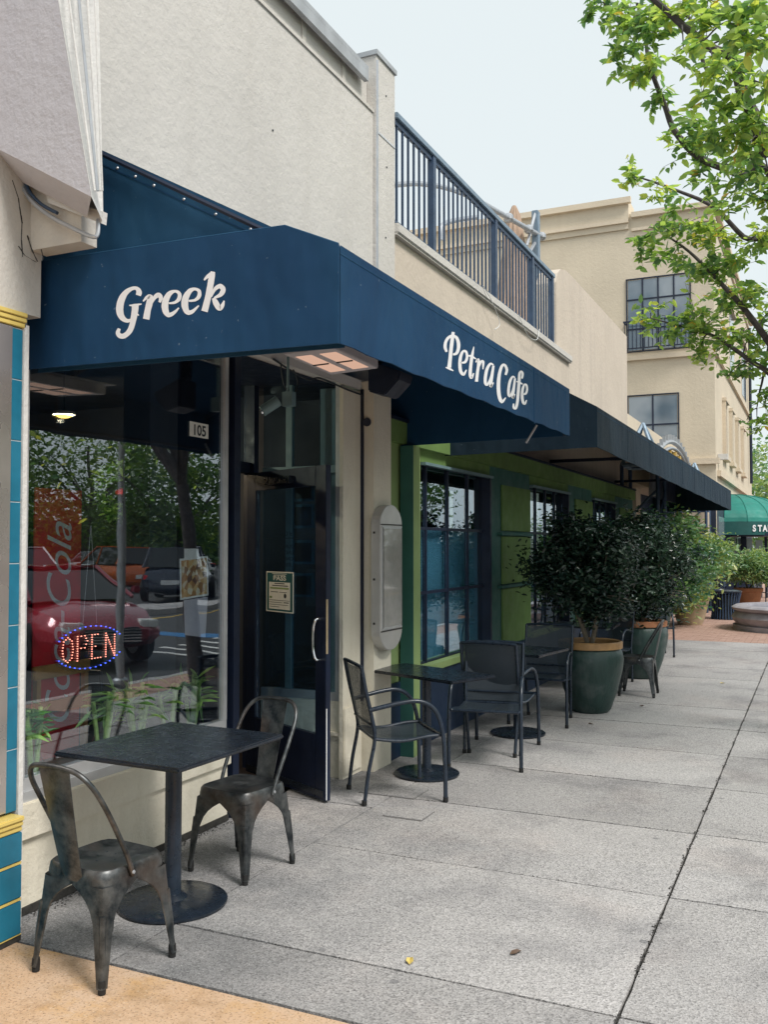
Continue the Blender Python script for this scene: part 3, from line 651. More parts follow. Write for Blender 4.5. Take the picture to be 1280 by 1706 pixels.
# ================================================================== AWNINGS
def profile(y, zb_wall, zb_front, kz): return [(WX - .02, y, zb_wall), (-1.643, y, zb_front), (-1.643, y, 2.80), (-2.0, y, kz[0]), (WX - .02, y, kz[1])]
def awning(name, label, y0, y1, mat, zb, kz, back=0.0, panelmat=None):
    t = thing(name, label, 'awning', (WX, (y0 + y1) / 2, 2.44))
    z00, z01, z10, z11 = zb; pr_ = profile(y0 + back, z00, z01, kz)
    if back: pr_ = [(x - (.02 if x > -1.7 else 0), y, z) for x, y, z in pr_]
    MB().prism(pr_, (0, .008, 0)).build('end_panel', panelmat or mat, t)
    MB().prism(profile(y1 - .008, z10, z11, kz), (0, .008, 0)).build('end_panel', mat, t)
    mb = MB(); N = 30
    for i in range(N + 1):          # slightly rippled lower edge
        y = y0 + .0085 + (y1 - y0 - .017) * i / N; k = z01 + (z11 - z01) * i / N + .004 * math.sin(i * 1.9)
        mb.v += [(-1.643, y, k), (-1.643, y, 2.62), (-1.643, y, 2.80), (-1.651, y, k), (-1.651, y, 2.80)]
    for i in range(N):
        a = i * 5; b = a + 5
        mb.f += [(a, b, b + 1, a + 1), (a + 1, b + 1, b + 2, a + 2), (a + 3, a + 4, b + 4, b + 3), (a, a + 3, b + 3, b)]
    mb.build('front_valance', mat, t)
    ys_ = y0 + back + .009; MB().prism([(-1.652, ys_, 2.795), (-2.0, ys_, kz[0] - .006), (WX - .02, ys_, kz[1] - .006), (WX - .02, ys_, kz[1] + .002), (-2.0, ys_, kz[0] + .002), (-1.652, ys_, 2.803)], (0, y1 - ys_ - .009, 0)).build('top_sheet', mat, t)
    for k in range(1, int((y1 - y0) / 1.35) + 1):
        y = y0 + k * 1.35
        if y < y1 - .3 and not (y0 < 4 and 4.2 < y < 5.75): MB().box((-1.6429, y, z01 + .012), (-1.6405, y + .018, 2.798)).build('sewn_seam', mat, t)
    for q_ in (.035,): MB().box((-1.6429, y0 + .01, 2.80 - q_), (-1.6413, y1 - .01, 2.803 - q_)).build('hem_stitch', 'awning_hazed', t)
    fm = MB(); 
    for y in np.linspace(y0 + .05, y1 - .05, max(3, int((y1 - y0) / 1.8) + 1)):
        fm.tube([(WX + .01, y, kz[1] - .03), (-2.0, y, kz[0] - .03), (-1.67, y, 2.77)], .012, 6).tube([(-1.67, y, 2.78), (-1.67, y, z01 + .03)], .012, 6)
    fm.tube([(-1.67, y0 + .04, z01 + .03), (-1.67, y1 - .04, z11 + .03)], .012, 6).build('frame_tube', 'frame_dark', t, True)
    return t
a1 = awning('navy_awning', 'navy blue cloth awning with white lettering over the cafe window and entry', 3.12, 6.777, 'awning_navy', (2.446, 2.42, 2.436, 2.455), (2.945, 3.62), .08, 'awning_hazed')
MB().prism([(WX - .02, 3.1145, 2.446), (-1.6435, 3.1145, 2.418), (-1.6435, 3.1145, 2.80), (-1.884, 3.1145, 2.905), (-2.3, 3.1145, 2.915), (WX - .02, 3.1145, 2.930)], (0, .010, 0)).build('lettered_band', 'awning_navy', a1)
MB().prism([(-1.644, 3.126, 2.795), (-1.886, 3.126, 2.899), (-2.0, 3.206, 2.935), (-1.655, 3.206, 2.79)], (0, 0, -.006)).build('corner_flap', 'awning_navy', a1)
MB().tube([(WX - .02, 3.119, 2.932), (-2.3, 3.119, 2.917), (-1.884, 3.119, 2.907), (-1.645, 3.119, 2.802)], .004, 5).build('edge_piping', 'awning_hazed', a1, True)
MB().prism([(WX - .02, 3.198, 3.555), (-2.05, 3.198, 2.908), (-2.05, 3.198, 2.914), (WX - .02, 3.198, 3.562)], (0, .0015, 0)).build('sewn_hem', 'awning_navy', a1)
for i, (px, py) in enumerate([(195, 280), (225, 294), (256, 309), (306, 332), (359, 357), (417, 382)]):
    p = onY(px, py, 3.1985); o = MB().lathe([(.007, 0), (.004, .004)], (0, 0, 0), 10).build('grommet', 'galv', a1, world=False); o.matrix_basis = Matrix.Translation(p - a1.location) @ Matrix.Rotation(R(90), 4, 'X')
GREEK = [[-2592,2706,-2619,2716,-2591,2708,-2618,2719,-2588,2712,-2617,2722,-2586,2718,-2617,2725,-2587,2726,-2616,2725,-2591,2733,-2616,2727,-2596,2740,-2617,2731,-2603,2745,-2618,2734,-2612,2750,-2619,2736,-2621,2752,-2622,2737,-2629,2753,-2627,2738,-2638,2753,-2633,2737,-2647,2752,-2639,2736,-2657,2750,-2645,2733,-2666,2748,-2652,2730,-2676,2744,-2657,2726,-2685,2739,-2663,2721,-2694,2733,-2668,2715,-2702,2726,-2672,2708,-2709,2718,-2676,2701,-2715,2708,-2679,2694,-2720,2698,-2682,2686,-2723,2687,-2684,2677,-2725,2675,-2685,2668,-2726,2664,-2686,2660,-2724,2653,-2685,2653,-2721,2642,-2684,2646,-2716,2633,-2683,2640,-2709,2624,-2681,2635,-2701,2616,-2678,2630,-2692,2610,-2674,2625,-2682,2605,-2670,2621,-2673,2602,-2666,2618,-2665,2600,-2663,2616,-2657,2600,-2659,2615,-2650,2601,-2655,2615,-2644,2603,-2651,2615,-2638,2605,-2647,2616,-2633,2609,-2643,2618,-2628,2612,-2639,2621,-2626,2614,-2636,2623],[-2642,2674,-2602,2671,-2641,2671,-2602,2668,-2640,2666,-2603,2663,-2640,2661,-2603,2656,-2640,2656,-2604,2650,-2640,2651,-2605,2643,-2641,2645,-2607,2636,-2642,2638,-2609,2629,-2643,2631,-2610,2623,-2645,2623,-2612,2615,-2646,2616,-2614,2608,-2647,2608,-2617,2600,-2649,2601,-2619,2592,-2651,2593,-2622,2584,-2654,2586,-2625,2576,-2657,2579,-2629,2568,-2660,2574,-2634,2560,-2664,2569,-2640,2553,-2669,2564,-2648,2547,-2674,2560,-2656,2542,-2679,2558,-2664,2538,-2684,2556,-2672,2535,-2688,2555,-2681,2533,-2692,2555,-2690,2533,-2694,2555,-2700,2535,-2695,2556,-2709,2539,-2698,2557,-2717,2544,-2701,2560,-2722,2551,-2702,2560,-2726,2559,-2703,2562,-2725,2568,-2702,2567,-2721,2574,-2700,2572,-2717,2579,-2699,2576,-2714,2582],[-2653,2671,-2654,2676,-2648,2670,-2648,2676,-2640,2668,-2640,2676,-2630,2667,-2631,2677,-2621,2666,-2623,2677,-2611,2667,-2613,2676,-2601,2668,-2603,2676,-2592,2669,-2594,2675,-2586,2670,-2587,2674],[-2625,2632,-2615,2642,-2620,2630,-2612,2639,-2614,2627,-2607,2634,-2607,2625,-2602,2629,-2603,2623,-2599,2626],[-2576,2680,-2582,2685,-2572,2683,-2579,2688,-2566,2686,-2575,2693,-2560,2689,-2570,2699,-2555,2691,-2565,2703,-2551,2691,-2559,2706,-2547,2690,-2553,2709,-2547,2690,-2543,2709,-2554,2693,-2530,2703,-2556,2695,-2526,2693,-2557,2692,-2525,2685,-2559,2686,-2526,2678,-2561,2680,-2527,2671,-2563,2674,-2529,2663,-2565,2667,-2531,2656,-2567,2659,-2534,2649,-2569,2650,-2537,2641,-2572,2639,-2539,2631,-2575,2627,-2541,2619,-2577,2616,-2543,2608,-2579,2609,-2545,2600],[-2537,2655,-2546,2659,-2533,2661,-2543,2666,-2527,2669,-2539,2675,-2520,2677,-2535,2685,-2514,2683,-2530,2693,-2508,2687,-2524,2700,-2503,2689,-2518,2705,-2499,2691,-2511,2709,-2499,2691,-2502,2711,-2501,2691,-2491,2709,-2500,2690,-2483,2703,-2498,2689,-2477,2696,-2496,2688,-2475,2688,-2496,2686,-2476,2681,-2496,2681,-2480,2675,-2497,2675,-2483,2670,-2498,2671,-2486,2666],[-2443,2656,-2444,2663,-2437,2655,-2438,2663,-2428,2654,-2429,2663,-2418,2653,-2421,2664,-2409,2654,-2414,2665,-2401,2656,-2410,2668,-2393,2659,-2405,2671,-2386,2663,-2402,2675,-2381,2669,-2400,2678,-2379,2676,-2399,2681,-2378,2683,-2398,2685,-2379,2691,-2398,2690,-2383,2698,-2399,2692,-2389,2704,-2400,2694,-2396,2708,-2403,2697,-2404,2711,-2408,2700,-2412,2712,-2412,2701,-2420,2713,-2417,2700,-2429,2713,-2422,2698,-2438,2712,-2426,2695,-2447,2709,-2430,2692,-2456,2704,-2434,2687,-2463,2697,-2438,2681,-2470,2689,-2441,2675,-2476,2681,-2444,2668,-2479,2671,-2445,2662,-2481,2661,-2446,2654,-2482,2650,-2446,2647,-2480,2640,-2446,2640,-2477,2630,-2445,2634,-2472,2620,-2443,2627,-2465,2612,-2442,2622,-2455,2604,-2441,2620,-2444,2600,-2442,2620,-2433,2601,-2439,2619,-2425,2603,-2433,2620,-2417,2607,-2427,2621,-2408,2613,-2419,2624,-2400,2620,-2409,2628,-2394,2627,-2400,2633,-2389,2632,-2394,2637],[-2341,2654,-2342,2662,-2335,2653,-2336,2662,-2327,2652,-2328,2662,-2317,2652,-2320,2662,-2308,2652,-2313,2663,-2300,2654,-2309,2666,-2292,2657,-2304,2669,-2286,2661,-2301,2673,-2281,2667,-2299,2676,-2278,2674,-2298,2679,-2278,2681,-2297,2683,-2279,2688,-2297,2687,-2282,2696,-2298,2690,-2288,2701,-2299,2692,-2295,2705,-2302,2695,-2303,2708,-2307,2697,-2311,2710,-2311,2698,-2319,2711,-2316,2698,-2327,2711,-2320,2696,-2337,2710,-2325,2693,-2345,2707,-2328,2690,-2353,2701,-2332,2685,-2361,2695,-2336,2679,-2368,2687,-2339,2673,-2373,2679,-2342,2667,-2377,2669,-2343,2660,-2379,2659,-2344,2653,-2379,2648,-2344,2645,-2378,2638,-2344,2639,-2374,2629,-2343,2632,-2369,2619,-2342,2626,-2363,2610,-2340,2621,-2353,2603,-2340,2619,-2342,2599,-2340,2619,-2332,2600,-2337,2618,-2323,2602,-2332,2618,-2315,2606,-2326,2619,-2308,2612,-2318,2622,-2300,2619,-2308,2627,-2293,2626,-2299,2632,-2288,2631,-2293,2635],[-2263,2733,-2268,2737,-2260,2734,-2266,2740,-2255,2737,-2264,2744,-2250,2739,-2260,2748,-2246,2741,-2256,2752,-2241,2742,-2251,2756,-2235,2744,-2245,2759,-2229,2745,-2240,2762,-2225,2746,-2237,2764],[-2232,2768,-2211,2762,-2234,2765,-2211,2758,-2236,2761,-2211,2753,-2239,2756,-2211,2748,-2241,2750,-2212,2742,-2243,2745,-2213,2736,-2244,2738,-2214,2730,-2246,2732,-2215,2724,-2247,2725,-2216,2717,-2248,2719,-2218,2710,-2249,2712,-2219,2704,-2251,2705,-2221,2696,-2253,2696,-2223,2688,-2255,2687,-2225,2679,-2257,2677,-2227,2668,-2260,2666,-2230,2657,-2263,2655,-2233,2646,-2267,2644,-2236,2634,-2271,2631,-2240,2620,-2275,2619,-2244,2608,-2278,2611,-2246,2600],[-2226,2660,-2234,2663,-2222,2665,-2232,2669,-2217,2672,-2228,2678,-2211,2680,-2224,2687,-2206,2685,-2219,2695,-2200,2688,-2213,2701,-2194,2691,-2205,2706,-2189,2692,-2197,2709,-2187,2692,-2187,2711,-2187,2691,-2177,2708,-2185,2689,-2169,2702,-2184,2687,-2162,2695,-2183,2687,-2159,2687,-2183,2685,-2159,2678,-2184,2682,-2162,2671,-2187,2678,-2167,2665,-2189,2674,-2175,2659,-2194,2670,-2184,2656,-2202,2666,-2196,2654,-2211,2662,-2206,2653,-2217,2659,-2213,2652],[-2225,2654,-2209,2658,-2224,2650,-2206,2654,-2223,2643,-2202,2649,-2221,2636,-2197,2643,-2218,2629,-2193,2637,-2214,2623,-2189,2631,-2209,2615,-2186,2624,-2203,2608,-2183,2620,-2194,2602,-2184,2619,-2182,2600,-2189,2619,-2174,2604,-2189,2619,-2170,2608,-2187,2621,-2167,2613,-2184,2623,-2164,2619,-2180,2627,-2163,2627,-2175,2632,-2163,2634,-2171,2637,-2162,2638,-2168,2641]]
PETRA = [[4330,2716,4371,2722,4327,2710,4370,2717,4323,2703,4368,2710,4318,2694,4365,2701,4314,2684,4362,2691,4310,2672,4359,2680,4305,2658,4355,2666,4300,2644,4351,2652,4296,2629,4346,2637,4292,2614,4342,2622,4287,2597,4337,2605,4283,2581,4333,2589,4279,2567,4329,2575,4275,2554,4326,2562,4270,2542,4324,2550,4266,2532,4322,2540,4264,2525,4321,2533],[4241,2519,4245,2524,4250,2519,4255,2525,4261,2518,4268,2527,4274,2518,4284,2529,4287,2518,4300,2530,4302,2518,4315,2530,4319,2519,4331,2528,4336,2520,4345,2526,4348,2520,4354,2525],[4271,2605,4242,2596,4268,2609,4236,2599,4264,2615,4228,2603,4260,2621,4219,2609,4258,2626,4214,2616,4258,2632,4214,2624,4260,2638,4217,2632,4262,2645,4222,2641,4266,2651,4229,2649,4273,2658,4238,2658,4282,2665,4249,2667,4291,2671,4262,2675,4301,2677,4276,2682,4311,2682,4291,2689,4321,2686,4307,2695,4331,2690,4325,2700,4341,2692,4343,2704,4351,2693,4361,2707,4362,2693,4379,2709,4372,2693,4397,2709,4379,2691,4413,2708,4385,2688,4425,2704,4391,2684,4435,2698,4395,2678,4443,2692,4398,2673,4448,2685,4400,2666,4451,2678,4401,2659,4451,2669,4401,2652,4450,2660,4399,2645,4446,2652,4395,2639,4441,2643,4391,2632,4434,2634,4385,2626,4424,2626,4380,2622,4410,2617,4375,2619,4392,2610,4364,2615,4373,2605,4351,2611,4357,2602,4342,2608,4347,2599],[4456,2580,4457,2587,4468,2581,4469,2589,4486,2583,4486,2593,4508,2587,4501,2597,4531,2593,4508,2600,4548,2602,4514,2604,4560,2612,4522,2611,4568,2621,4528,2618,4572,2630,4532,2624,4573,2639,4533,2631,4570,2647,4531,2638,4564,2654,4528,2644,4556,2660,4523,2647,4542,2662,4519,2648,4524,2662,4514,2648,4504,2658,4509,2648,4485,2652,4505,2647,4469,2644,4499,2642,4456,2635,4492,2635,4444,2624,4485,2627,4435,2614,4479,2618,4428,2603,4475,2609,4424,2592,4471,2599,4421,2581,4469,2589,4420,2570,4468,2579,4420,2560,4469,2569,4422,2549,4471,2559,4426,2539,4475,2550,4433,2531,4479,2544,4445,2525,4486,2541,4460,2521,4493,2538,4479,2520,4498,2537,4508,2524,4492,2535,4526,2534,4497,2537,4536,2545,4511,2545,4544,2554,4524,2554,4549,2561,4534,2561],[4652,2704,4664,2706,4647,2698,4664,2700,4640,2689,4663,2692,4632,2680,4661,2684,4624,2671,4660,2675,4618,2662,4657,2667,4612,2654,4655,2659,4606,2645,4652,2651,4600,2635,4649,2641,4595,2624,4645,2630,4591,2611,4640,2618,4587,2599,4636,2606,4584,2587,4632,2594,4580,2574,4629,2581,4576,2561,4627,2569,4574,2549,4625,2557,4574,2539,4625,2549,4579,2532,4627,2544,4588,2526,4630,2541,4603,2523,4629,2540,4635,2529,4612,2536,4647,2538,4616,2538,4654,2547,4627,2546,4660,2557,4639,2556,4664,2563,4647,2562],[4570,2637,4573,2644,4579,2637,4583,2646,4591,2638,4596,2649,4604,2639,4613,2651,4617,2639,4632,2653,4633,2640,4650,2653,4654,2641,4669,2651,4673,2641,4685,2649,4687,2642,4696,2648],[4693,2625,4679,2626,4703,2630,4684,2631,4717,2638,4693,2639,4729,2643,4705,2648,4715,2640,4737,2657,4708,2640,4753,2651,4709,2634,4756,2644,4709,2626,4757,2635,4708,2617,4757,2625,4706,2608,4754,2615,4702,2598,4749,2604,4696,2586,4744,2592,4692,2574,4739,2580,4687,2560,4735,2566,4681,2544,4730,2551,4677,2530,4726,2536,4673,2520,4724,2527],[4749,2609,4729,2608,4756,2616,4733,2615,4767,2626,4739,2624,4778,2636,4747,2635,4787,2642,4756,2644,4792,2644,4771,2651,4795,2644,4791,2658,4789,2644,4817,2660,4788,2644,4831,2655,4792,2638,4831,2645,4794,2627,4826,2632,4795,2615,4819,2619,4796,2607,4814,2610],[4996,2669,4984,2661,4987,2670,4973,2660,4972,2671,4958,2660,4951,2671,4946,2659,4924,2666,4942,2657,4902,2656,4935,2653,4883,2646,4924,2645,4866,2634,4912,2635,4852,2622,4902,2625,4841,2610,4893,2614,4832,2597,4885,2602,4826,2584,4879,2590,4821,2573,4874,2580,4818,2562,4871,2569,4817,2550,4869,2559,4818,2541,4870,2550,4823,2533,4872,2545,4833,2528,4874,2542,4849,2525,4874,2541,4875,2528,4869,2540,4897,2535,4869,2540,4910,2544,4879,2545,4922,2555,4892,2555,4933,2568,4906,2567,4946,2581,4919,2580,4960,2598,4932,2596,4975,2617,4945,2615,4989,2635,4957,2632,4999,2648,4966,2645],[4968,2659,5009,2664,4962,2649,5005,2654,4954,2633,5000,2639,4944,2617,4994,2623,4936,2602,4988,2608,4930,2588,4983,2594,4924,2574,4977,2580,4920,2561,4972,2567,4916,2551,4968,2557,4914,2543,4965,2549,4912,2536,4963,2543,4913,2530,4961,2541,4952,2530,4929,2539,4966,2538,4934,2541,4978,2549,4951,2549,4989,2559,4969,2559,4996,2566,4982,2566],[5234,2647,5192,2644,5241,2654,5197,2651,5252,2664,5204,2660,5262,2675,5210,2669,5265,2686,5211,2675,5259,2694,5207,2681,5246,2701,5200,2687,5230,2707,5190,2691,5212,2709,5183,2693,5187,2708,5181,2692,5161,2703,5178,2692,5137,2694,5172,2689,5118,2684,5164,2684,5102,2671,5153,2674,5087,2656,5142,2660,5074,2639,5131,2645,5063,2623,5123,2630,5055,2606,5117,2614,5048,2589,5113,2598,5044,2572,5111,2581,5043,2555,5110,2566,5043,2540,5111,2551,5046,2524,5114,2536,5051,2510,5118,2523,5058,2498,5124,2511,5068,2487,5132,2502,5080,2477,5141,2493,5098,2470,5149,2488,5134,2467,5142,2486,5172,2478,5141,2486,5194,2491,5163,2494,5211,2504,5188,2505,5223,2512,5206,2513],[5410,2664,5396,2656,5402,2665,5386,2656,5388,2667,5372,2656,5368,2667,5362,2655,5340,2661,5361,2654,5319,2652,5355,2650,5302,2642,5345,2642,5286,2631,5334,2633,5273,2620,5325,2623,5263,2608,5316,2612,5255,2595,5309,2601,5249,2583,5303,2589,5245,2572,5298,2578,5242,2560,5295,2568,5241,2549,5294,2557,5242,2540,5294,2548,5246,2532,5296,2543,5255,2527,5298,2540,5271,2524,5298,2539,5298,2526,5291,2538,5319,2534,5289,2537,5331,2542,5298,2542,5342,2553,5310,2552,5352,2565,5323,2563,5363,2578,5336,2576,5376,2594,5348,2592,5391,2613,5360,2611,5404,2631,5371,2628,5413,2643,5379,2640],[5381,2654,5422,2659,5376,2644,5419,2649,5367,2629,5414,2635,5359,2613,5409,2618,5351,2597,5403,2604,5345,2584,5398,2590,5340,2570,5393,2576,5336,2557,5388,2564,5333,2547,5385,2553,5330,2539,5382,2545,5328,2533,5379,2539,5329,2527,5378,2537,5370,2527,5344,2535,5383,2535,5349,2537,5393,2545,5365,2545,5403,2555,5382,2555,5409,2561,5394,2561],[5566,2680,5525,2676,5571,2687,5529,2682,5579,2696,5533,2691,5585,2706,5537,2700,5587,2715,5538,2705,5582,2721,5535,2709,5571,2726,5530,2712,5557,2728,5525,2713,5534,2727,5530,2714,5509,2721,5536,2715,5492,2714,5532,2713,5478,2706,5527,2708,5468,2696,5523,2702,5463,2685,5520,2693,5460,2673,5519,2682,5458,2660,5519,2669,5455,2646,5517,2655,5450,2631,5513,2639,5446,2615,5508,2623,5441,2598,5503,2606,5436,2581,5498,2589,5432,2565,5493,2572,5428,2548,5489,2555,5424,2532,5483,2538,5419,2518,5477,2523,5412,2505,5469,2509,5404,2493,5459,2496,5396,2484,5448,2485,5391,2479,5434,2475,5396,2480,5405,2466,5400,2481,5376,2464,5395,2481,5359,2466,5391,2482,5347,2471,5387,2484,5345,2478,5385,2490,5348,2485,5385,2496,5352,2493,5384,2501,5355,2497],[5429,2640,5436,2646,5438,2639,5448,2647,5452,2638,5466,2649,5469,2638,5485,2651,5485,2638,5504,2652,5504,2638,5522,2652,5526,2640,5541,2651,5546,2642,5558,2650,5560,2643,5569,2649],[5561,2581,5562,2588,5573,2582,5575,2590,5591,2583,5591,2594,5615,2587,5604,2597,5641,2593,5609,2599,5658,2602,5614,2602,5669,2611,5622,2609,5677,2620,5629,2616,5681,2628,5633,2622,5682,2637,5634,2629,5679,2645,5632,2636,5674,2653,5629,2643,5666,2658,5624,2646,5651,2661,5621,2647,5632,2661,5617,2648,5608,2658,5616,2648,5587,2652,5615,2647,5571,2644,5609,2644,5557,2635,5602,2637,5545,2625,5596,2628,5535,2615,5590,2620,5529,2605,5586,2611,5524,2594,5582,2601,5521,2583,5580,2590,5520,2572,5579,2581,5520,2561,5579,2571,5522,2551,5581,2560,5526,2541,5585,2552,5533,2532,5590,2545,5544,2526,5596,2541,5559,2522,5603,2538,5580,2520,5606,2537,5616,2525,5593,2534,5635,2534,5597,2535,5644,2544,5611,2543,5651,2554,5626,2553,5656,2560,5636,2559]]
def strokes(name, data, axis, plane, par, step):
    mb = MB()
    for si, s_ in enumerate(data):
        pts = [(s_[i] / 1000, s_[i + 1] / 1000) for i in range(0, len(s_), 2)]; off = step * si
        vs = [(a, plane - off, b) if axis == 'Y' else (plane + off, a, b) for a, b in pts]
        k = len(pts) // 2; mb.add(vs, [(2 * i, 2 * i + 2, 2 * i + 3, 2 * i + 1) for i in range(k - 1)])
    return mb.build(name, 'white_letter', par)
strokes('lettering', GREEK, 'Y', 3.1141, a1, .00010); strokes('lettering', PETRA, 'X', -1.6420, a1, .00008)
for (p0, p1) in (((895, 708), (877, 738)),):
    MB().tube([onY(*p0, 6.5), onY(*p1, 6.5)], .008, 6).build('strut', 'galv', a1, True)
a2 = awning('slate_awning', 'faded slate blue cloth awning running on past the green shopfront', 7.73, 21.0, 'awning_slate', (2.44, 2.462, 2.38, 2.385), (3.0, 3.72))
for y in (12.2, 16.6):
    MB().box((WX + .01, y, 2.75), (-1.66, y + .04, 2.79)).build('cross_bar', 'frame_dark', a2)
# ------- heater, speaker, cameras under the awning
ht = thing('patio_heater', 'flat infrared patio heater with two copper reflectors under the navy awning corner', 'heater', (-2.3, 4.25, 2.62))
c = [(-2.382, 3.968), (-2.107, 3.94), (-2.156, 4.491), (-2.471, 4.621)]
c = [(-2.40, 3.96), (-2.10, 3.94), (-2.13, 4.50), (-2.45, 4.56)]
MB().prism([(x, y, 2.60) for x, y in c], (0, 0, .06)).build('housing', 'soffit_paint', ht, bevel=.004)
cx_, cy_ = -2.27, 4.24
MB().prism([(cx_ + (x - cx_) * 1.22, cy_ + (y - cy_) * 1.14, 2.661) for x, y in c], (0, 0, .006)).build('mounting_plate', 'galv', ht)
for u0, u1 in ((.10, .42), (.58, .90)):
    def lp(u, v): a = Vector((*c[0], 2.598)).lerp(Vector((*c[1], 2.598)), u); b = Vector((*c[3], 2.598)).lerp(Vector((*c[2], 2.598)), u); return a.lerp(b, v)
    rf = MB().prism([lp(u0, .14), lp(u1, .14), lp(u1, .88), lp(u0, .88)], (0, 0, .0018)).build('reflector', 'heater_glow', ht)
    MB().tube([lp(u0, .5) - Vector((0, 0, .004)), lp(u1, .5) - Vector((0, 0, .004))], .004, 6).build('guard_wire', 'ink', rf, True)
MB().tube([(-2.2, 4.1, 2.667), (-2.2, 4.1, 3.10)], .01, 6).tube([(-2.35, 4.4, 2.667), (-2.35, 4.4, 3.18)], .01, 6).build('hanger_rod', 'galv', ht, True)
sp = thing('outdoor_speaker', 'dark wedge shaped outdoor speaker hanging under the navy awning beside the heater', 'speaker', (-2.3, 5.3, 2.6))
V = [onY(x, y, 5.2) for x, y in ((613, 600), (668, 618), (664, 632), (641, 658), (613, 652))]
MB().prism(V, (0.0, .20, 0)).build('cabinet', 'frame_dark', sp, bevel=.008)
MB().box((V[0].x - .01, 5.27, V[0].z - .002), (V[0].x + .05, 5.33, V[0].z + .25)).build('bracket', 'black_metal', sp)
p = onY(475, 672, 5.0)
sc1 = thing('security_camera', 'small dark security camera on a bracket inside the cafe entry', 'camera', tuple(p))
MB().tube([p + Vector((-.05, 0, .02)), p + Vector((-.13, -.06, -.05))], .035, 12).build('camera_body', 'frame_teal', sc1, True)
MB().box((p.x - .01, p.y - .02, p.z - .02), (p.x + .06, p.y + .03, p.z + .07)).build('mount', 'frame_teal', sc1)
MB().tube([p + Vector((-.13, -.06, -.05)), p + Vector((-.137, -.065, -.054))], .022, 12).build('lens', 'chrome', sc1, True)
MB().tube([p + Vector((.02, 0, .07)), p + Vector((.02, 0, 2.829 - p.z))], .008, 6).build('drop_rod', 'frame_teal', sc1, True)
p = onX(606, 703, -3.05); s2 = thing('flood_lamp', 'small round dark flood lamp fixed high on the cream entry pillar', 'lamp', tuple(p))
MB().tube([p + Vector((-.028, 0, 0)), p + Vector((.03, -.0, 0))], .022, 12).build('stem', 'frame_dark', s2, True)
MB().tube([p + Vector((.03, .03, 0)), p + Vector((.05, -.05, -.01))], .032, 12).build('lamp_head', 'frame_dark', s2, True)
# ------- menu case
mc = thing('menu_case', 'tall aluminium menu case with arched top on the cream strip', 'menu case', (-2.95, 6.33, .9))
y0, y1, zb, zt = 6.105, 6.50, 1.02, 1.80
def arch(yc, z, r, up_, n=14, x=-2.9499): return [(x, yc - r * math.cos(math.pi * i / n), z + up_ * r * .75 * math.sin(math.pi * i / n)) for i in range(n + 1)]
yc = (y0 + y1) / 2; r_ = (y1 - y0) / 2
MB().prism(arch(yc, zt, r_, 1) + list(reversed(arch(yc, zb, r_, -1))), (.075, 0, 0)).build('case_body', 'case_metal', mc, bevel=.004)
MB().box((-2.8748, y0 + .025, zb + .01), (-2.868, y1 - .015, zt - .01)).build('case_rim', 'frame_alu', mc)
MB().box((-2.8678, y0 + .045, zb + .03), (-2.8655, y1 - .03, zt - .03)).build('case_glass', 'glass_case', mc)
MB().box((-2.8747, y0 + .012, zt - .004), (-2.871, y1 - .006, zt + .004)).box((-2.8747, y0 + .012, zb - .004), (-2.871, y1 - .006, zb + .004)).box((-2.8677, y0 + .036, zb + .02), (-2.8662, y0 + .043, zt - .02)).box((-2.8677, y1 - .028, zb + .02), (-2.8662, y1 - .022, zt - .02)).build('case_seam', 'grout', mc)
for z in (zb + .06, 1.4, zt - .06): MB().box((-2.93, y0 - .004, z - .008), (-2.915, y0 + .0005, z + .008)).build('case_screw', 'grout', mc)
# ------- neighbour on the left
nb = thing('corner_shop', 'neighbouring corner shop with glazed teal tiles, yellow trim and cracked plaster above', 'building', (-3.3, 1.5, 0))
box('core_wall', (-3.6, -3, .0), (-3.13, 2.93, 2.60), 'steel_panel', nb)
yj = [0, .19, .375]; 
zs_ = [.03, .195, .345, .455]; 
for a, b in ((.03, .165), (.18, .315), (.33, .45)):
    for yy0, yy1 in ((-.4, 1.2), (1.205, 2.935)): box('base_tile', (-3.129, yy0, a), (-3.04, yy1, b), 'teal_tile', nb, bevel=.004)
for z in (.168, .318): box('yellow_strip', (-3.129, -.4, z), (-3.042, 2.933, z + .010), 'yellow_tile', nb)
box('base_foot', (-3.129, -.4, 0), (-3.045, 2.938, .026), 'grout', nb)
box('yellow_strip', (-3.129, -.4, .0265), (-3.04, 2.935, .0295), 'yellow_tile', nb)
for k in range(3): box('yellow_moulding', (-3.129, -.4, .452 + k * .022), (-3.045 + .006 * k, 2.94, .472 + k * .022), 'yellow_tile', nb, bevel=.004)
z = .525
while z < 2.55:
    z2 = min(z + .262, 2.58); box('teal_tile', (-3.129, 2.895, z), (-3.098, 2.955, z2 - .004), 'teal_tile', nb, bevel=.002); z = z2
box('tile_bed', (-3.129, 2.893, .53), (-3.101, 2.953, 2.58), 'tile_grout', nb)
box('display_panel', (-3.129, 1.6, .53), (-3.094, 2.894, 2.58), 'steel_panel', nb)
for k in range(3): box('yellow_moulding', (-3.129, -.4, 2.585 + k * .022), (-3.09 + .005 * k, 2.965, 2.605 + k * .022), 'yellow_tile', nb, bevel=.003)
box('edge_trim', (-3.2, 2.957, 0.03), (-3.09, 2.982, 2.60), 'trim_white', nb)
box('upper_wall', (-3.6, -3, 2.652), (-3.10, 3.055, 4.8), 'plaster_neigh', nb)
box('end_block', (-3.0995, 2.99, 2.935), (-2.81, 3.085, 4.8), 'plaster_neigh', nb)
q = lambda x, y, Y: tuple(onY(x, y, Y))
MB().prism([q(-90, -120, 2.78), q(86, -60, 2.78), q(152, 328, 2.78), q(0, 250, 2.78), q(-90, 205, 2.78)], (-.17, .16, 0)).build('raked_soffit', 'soffit_paint', nb)
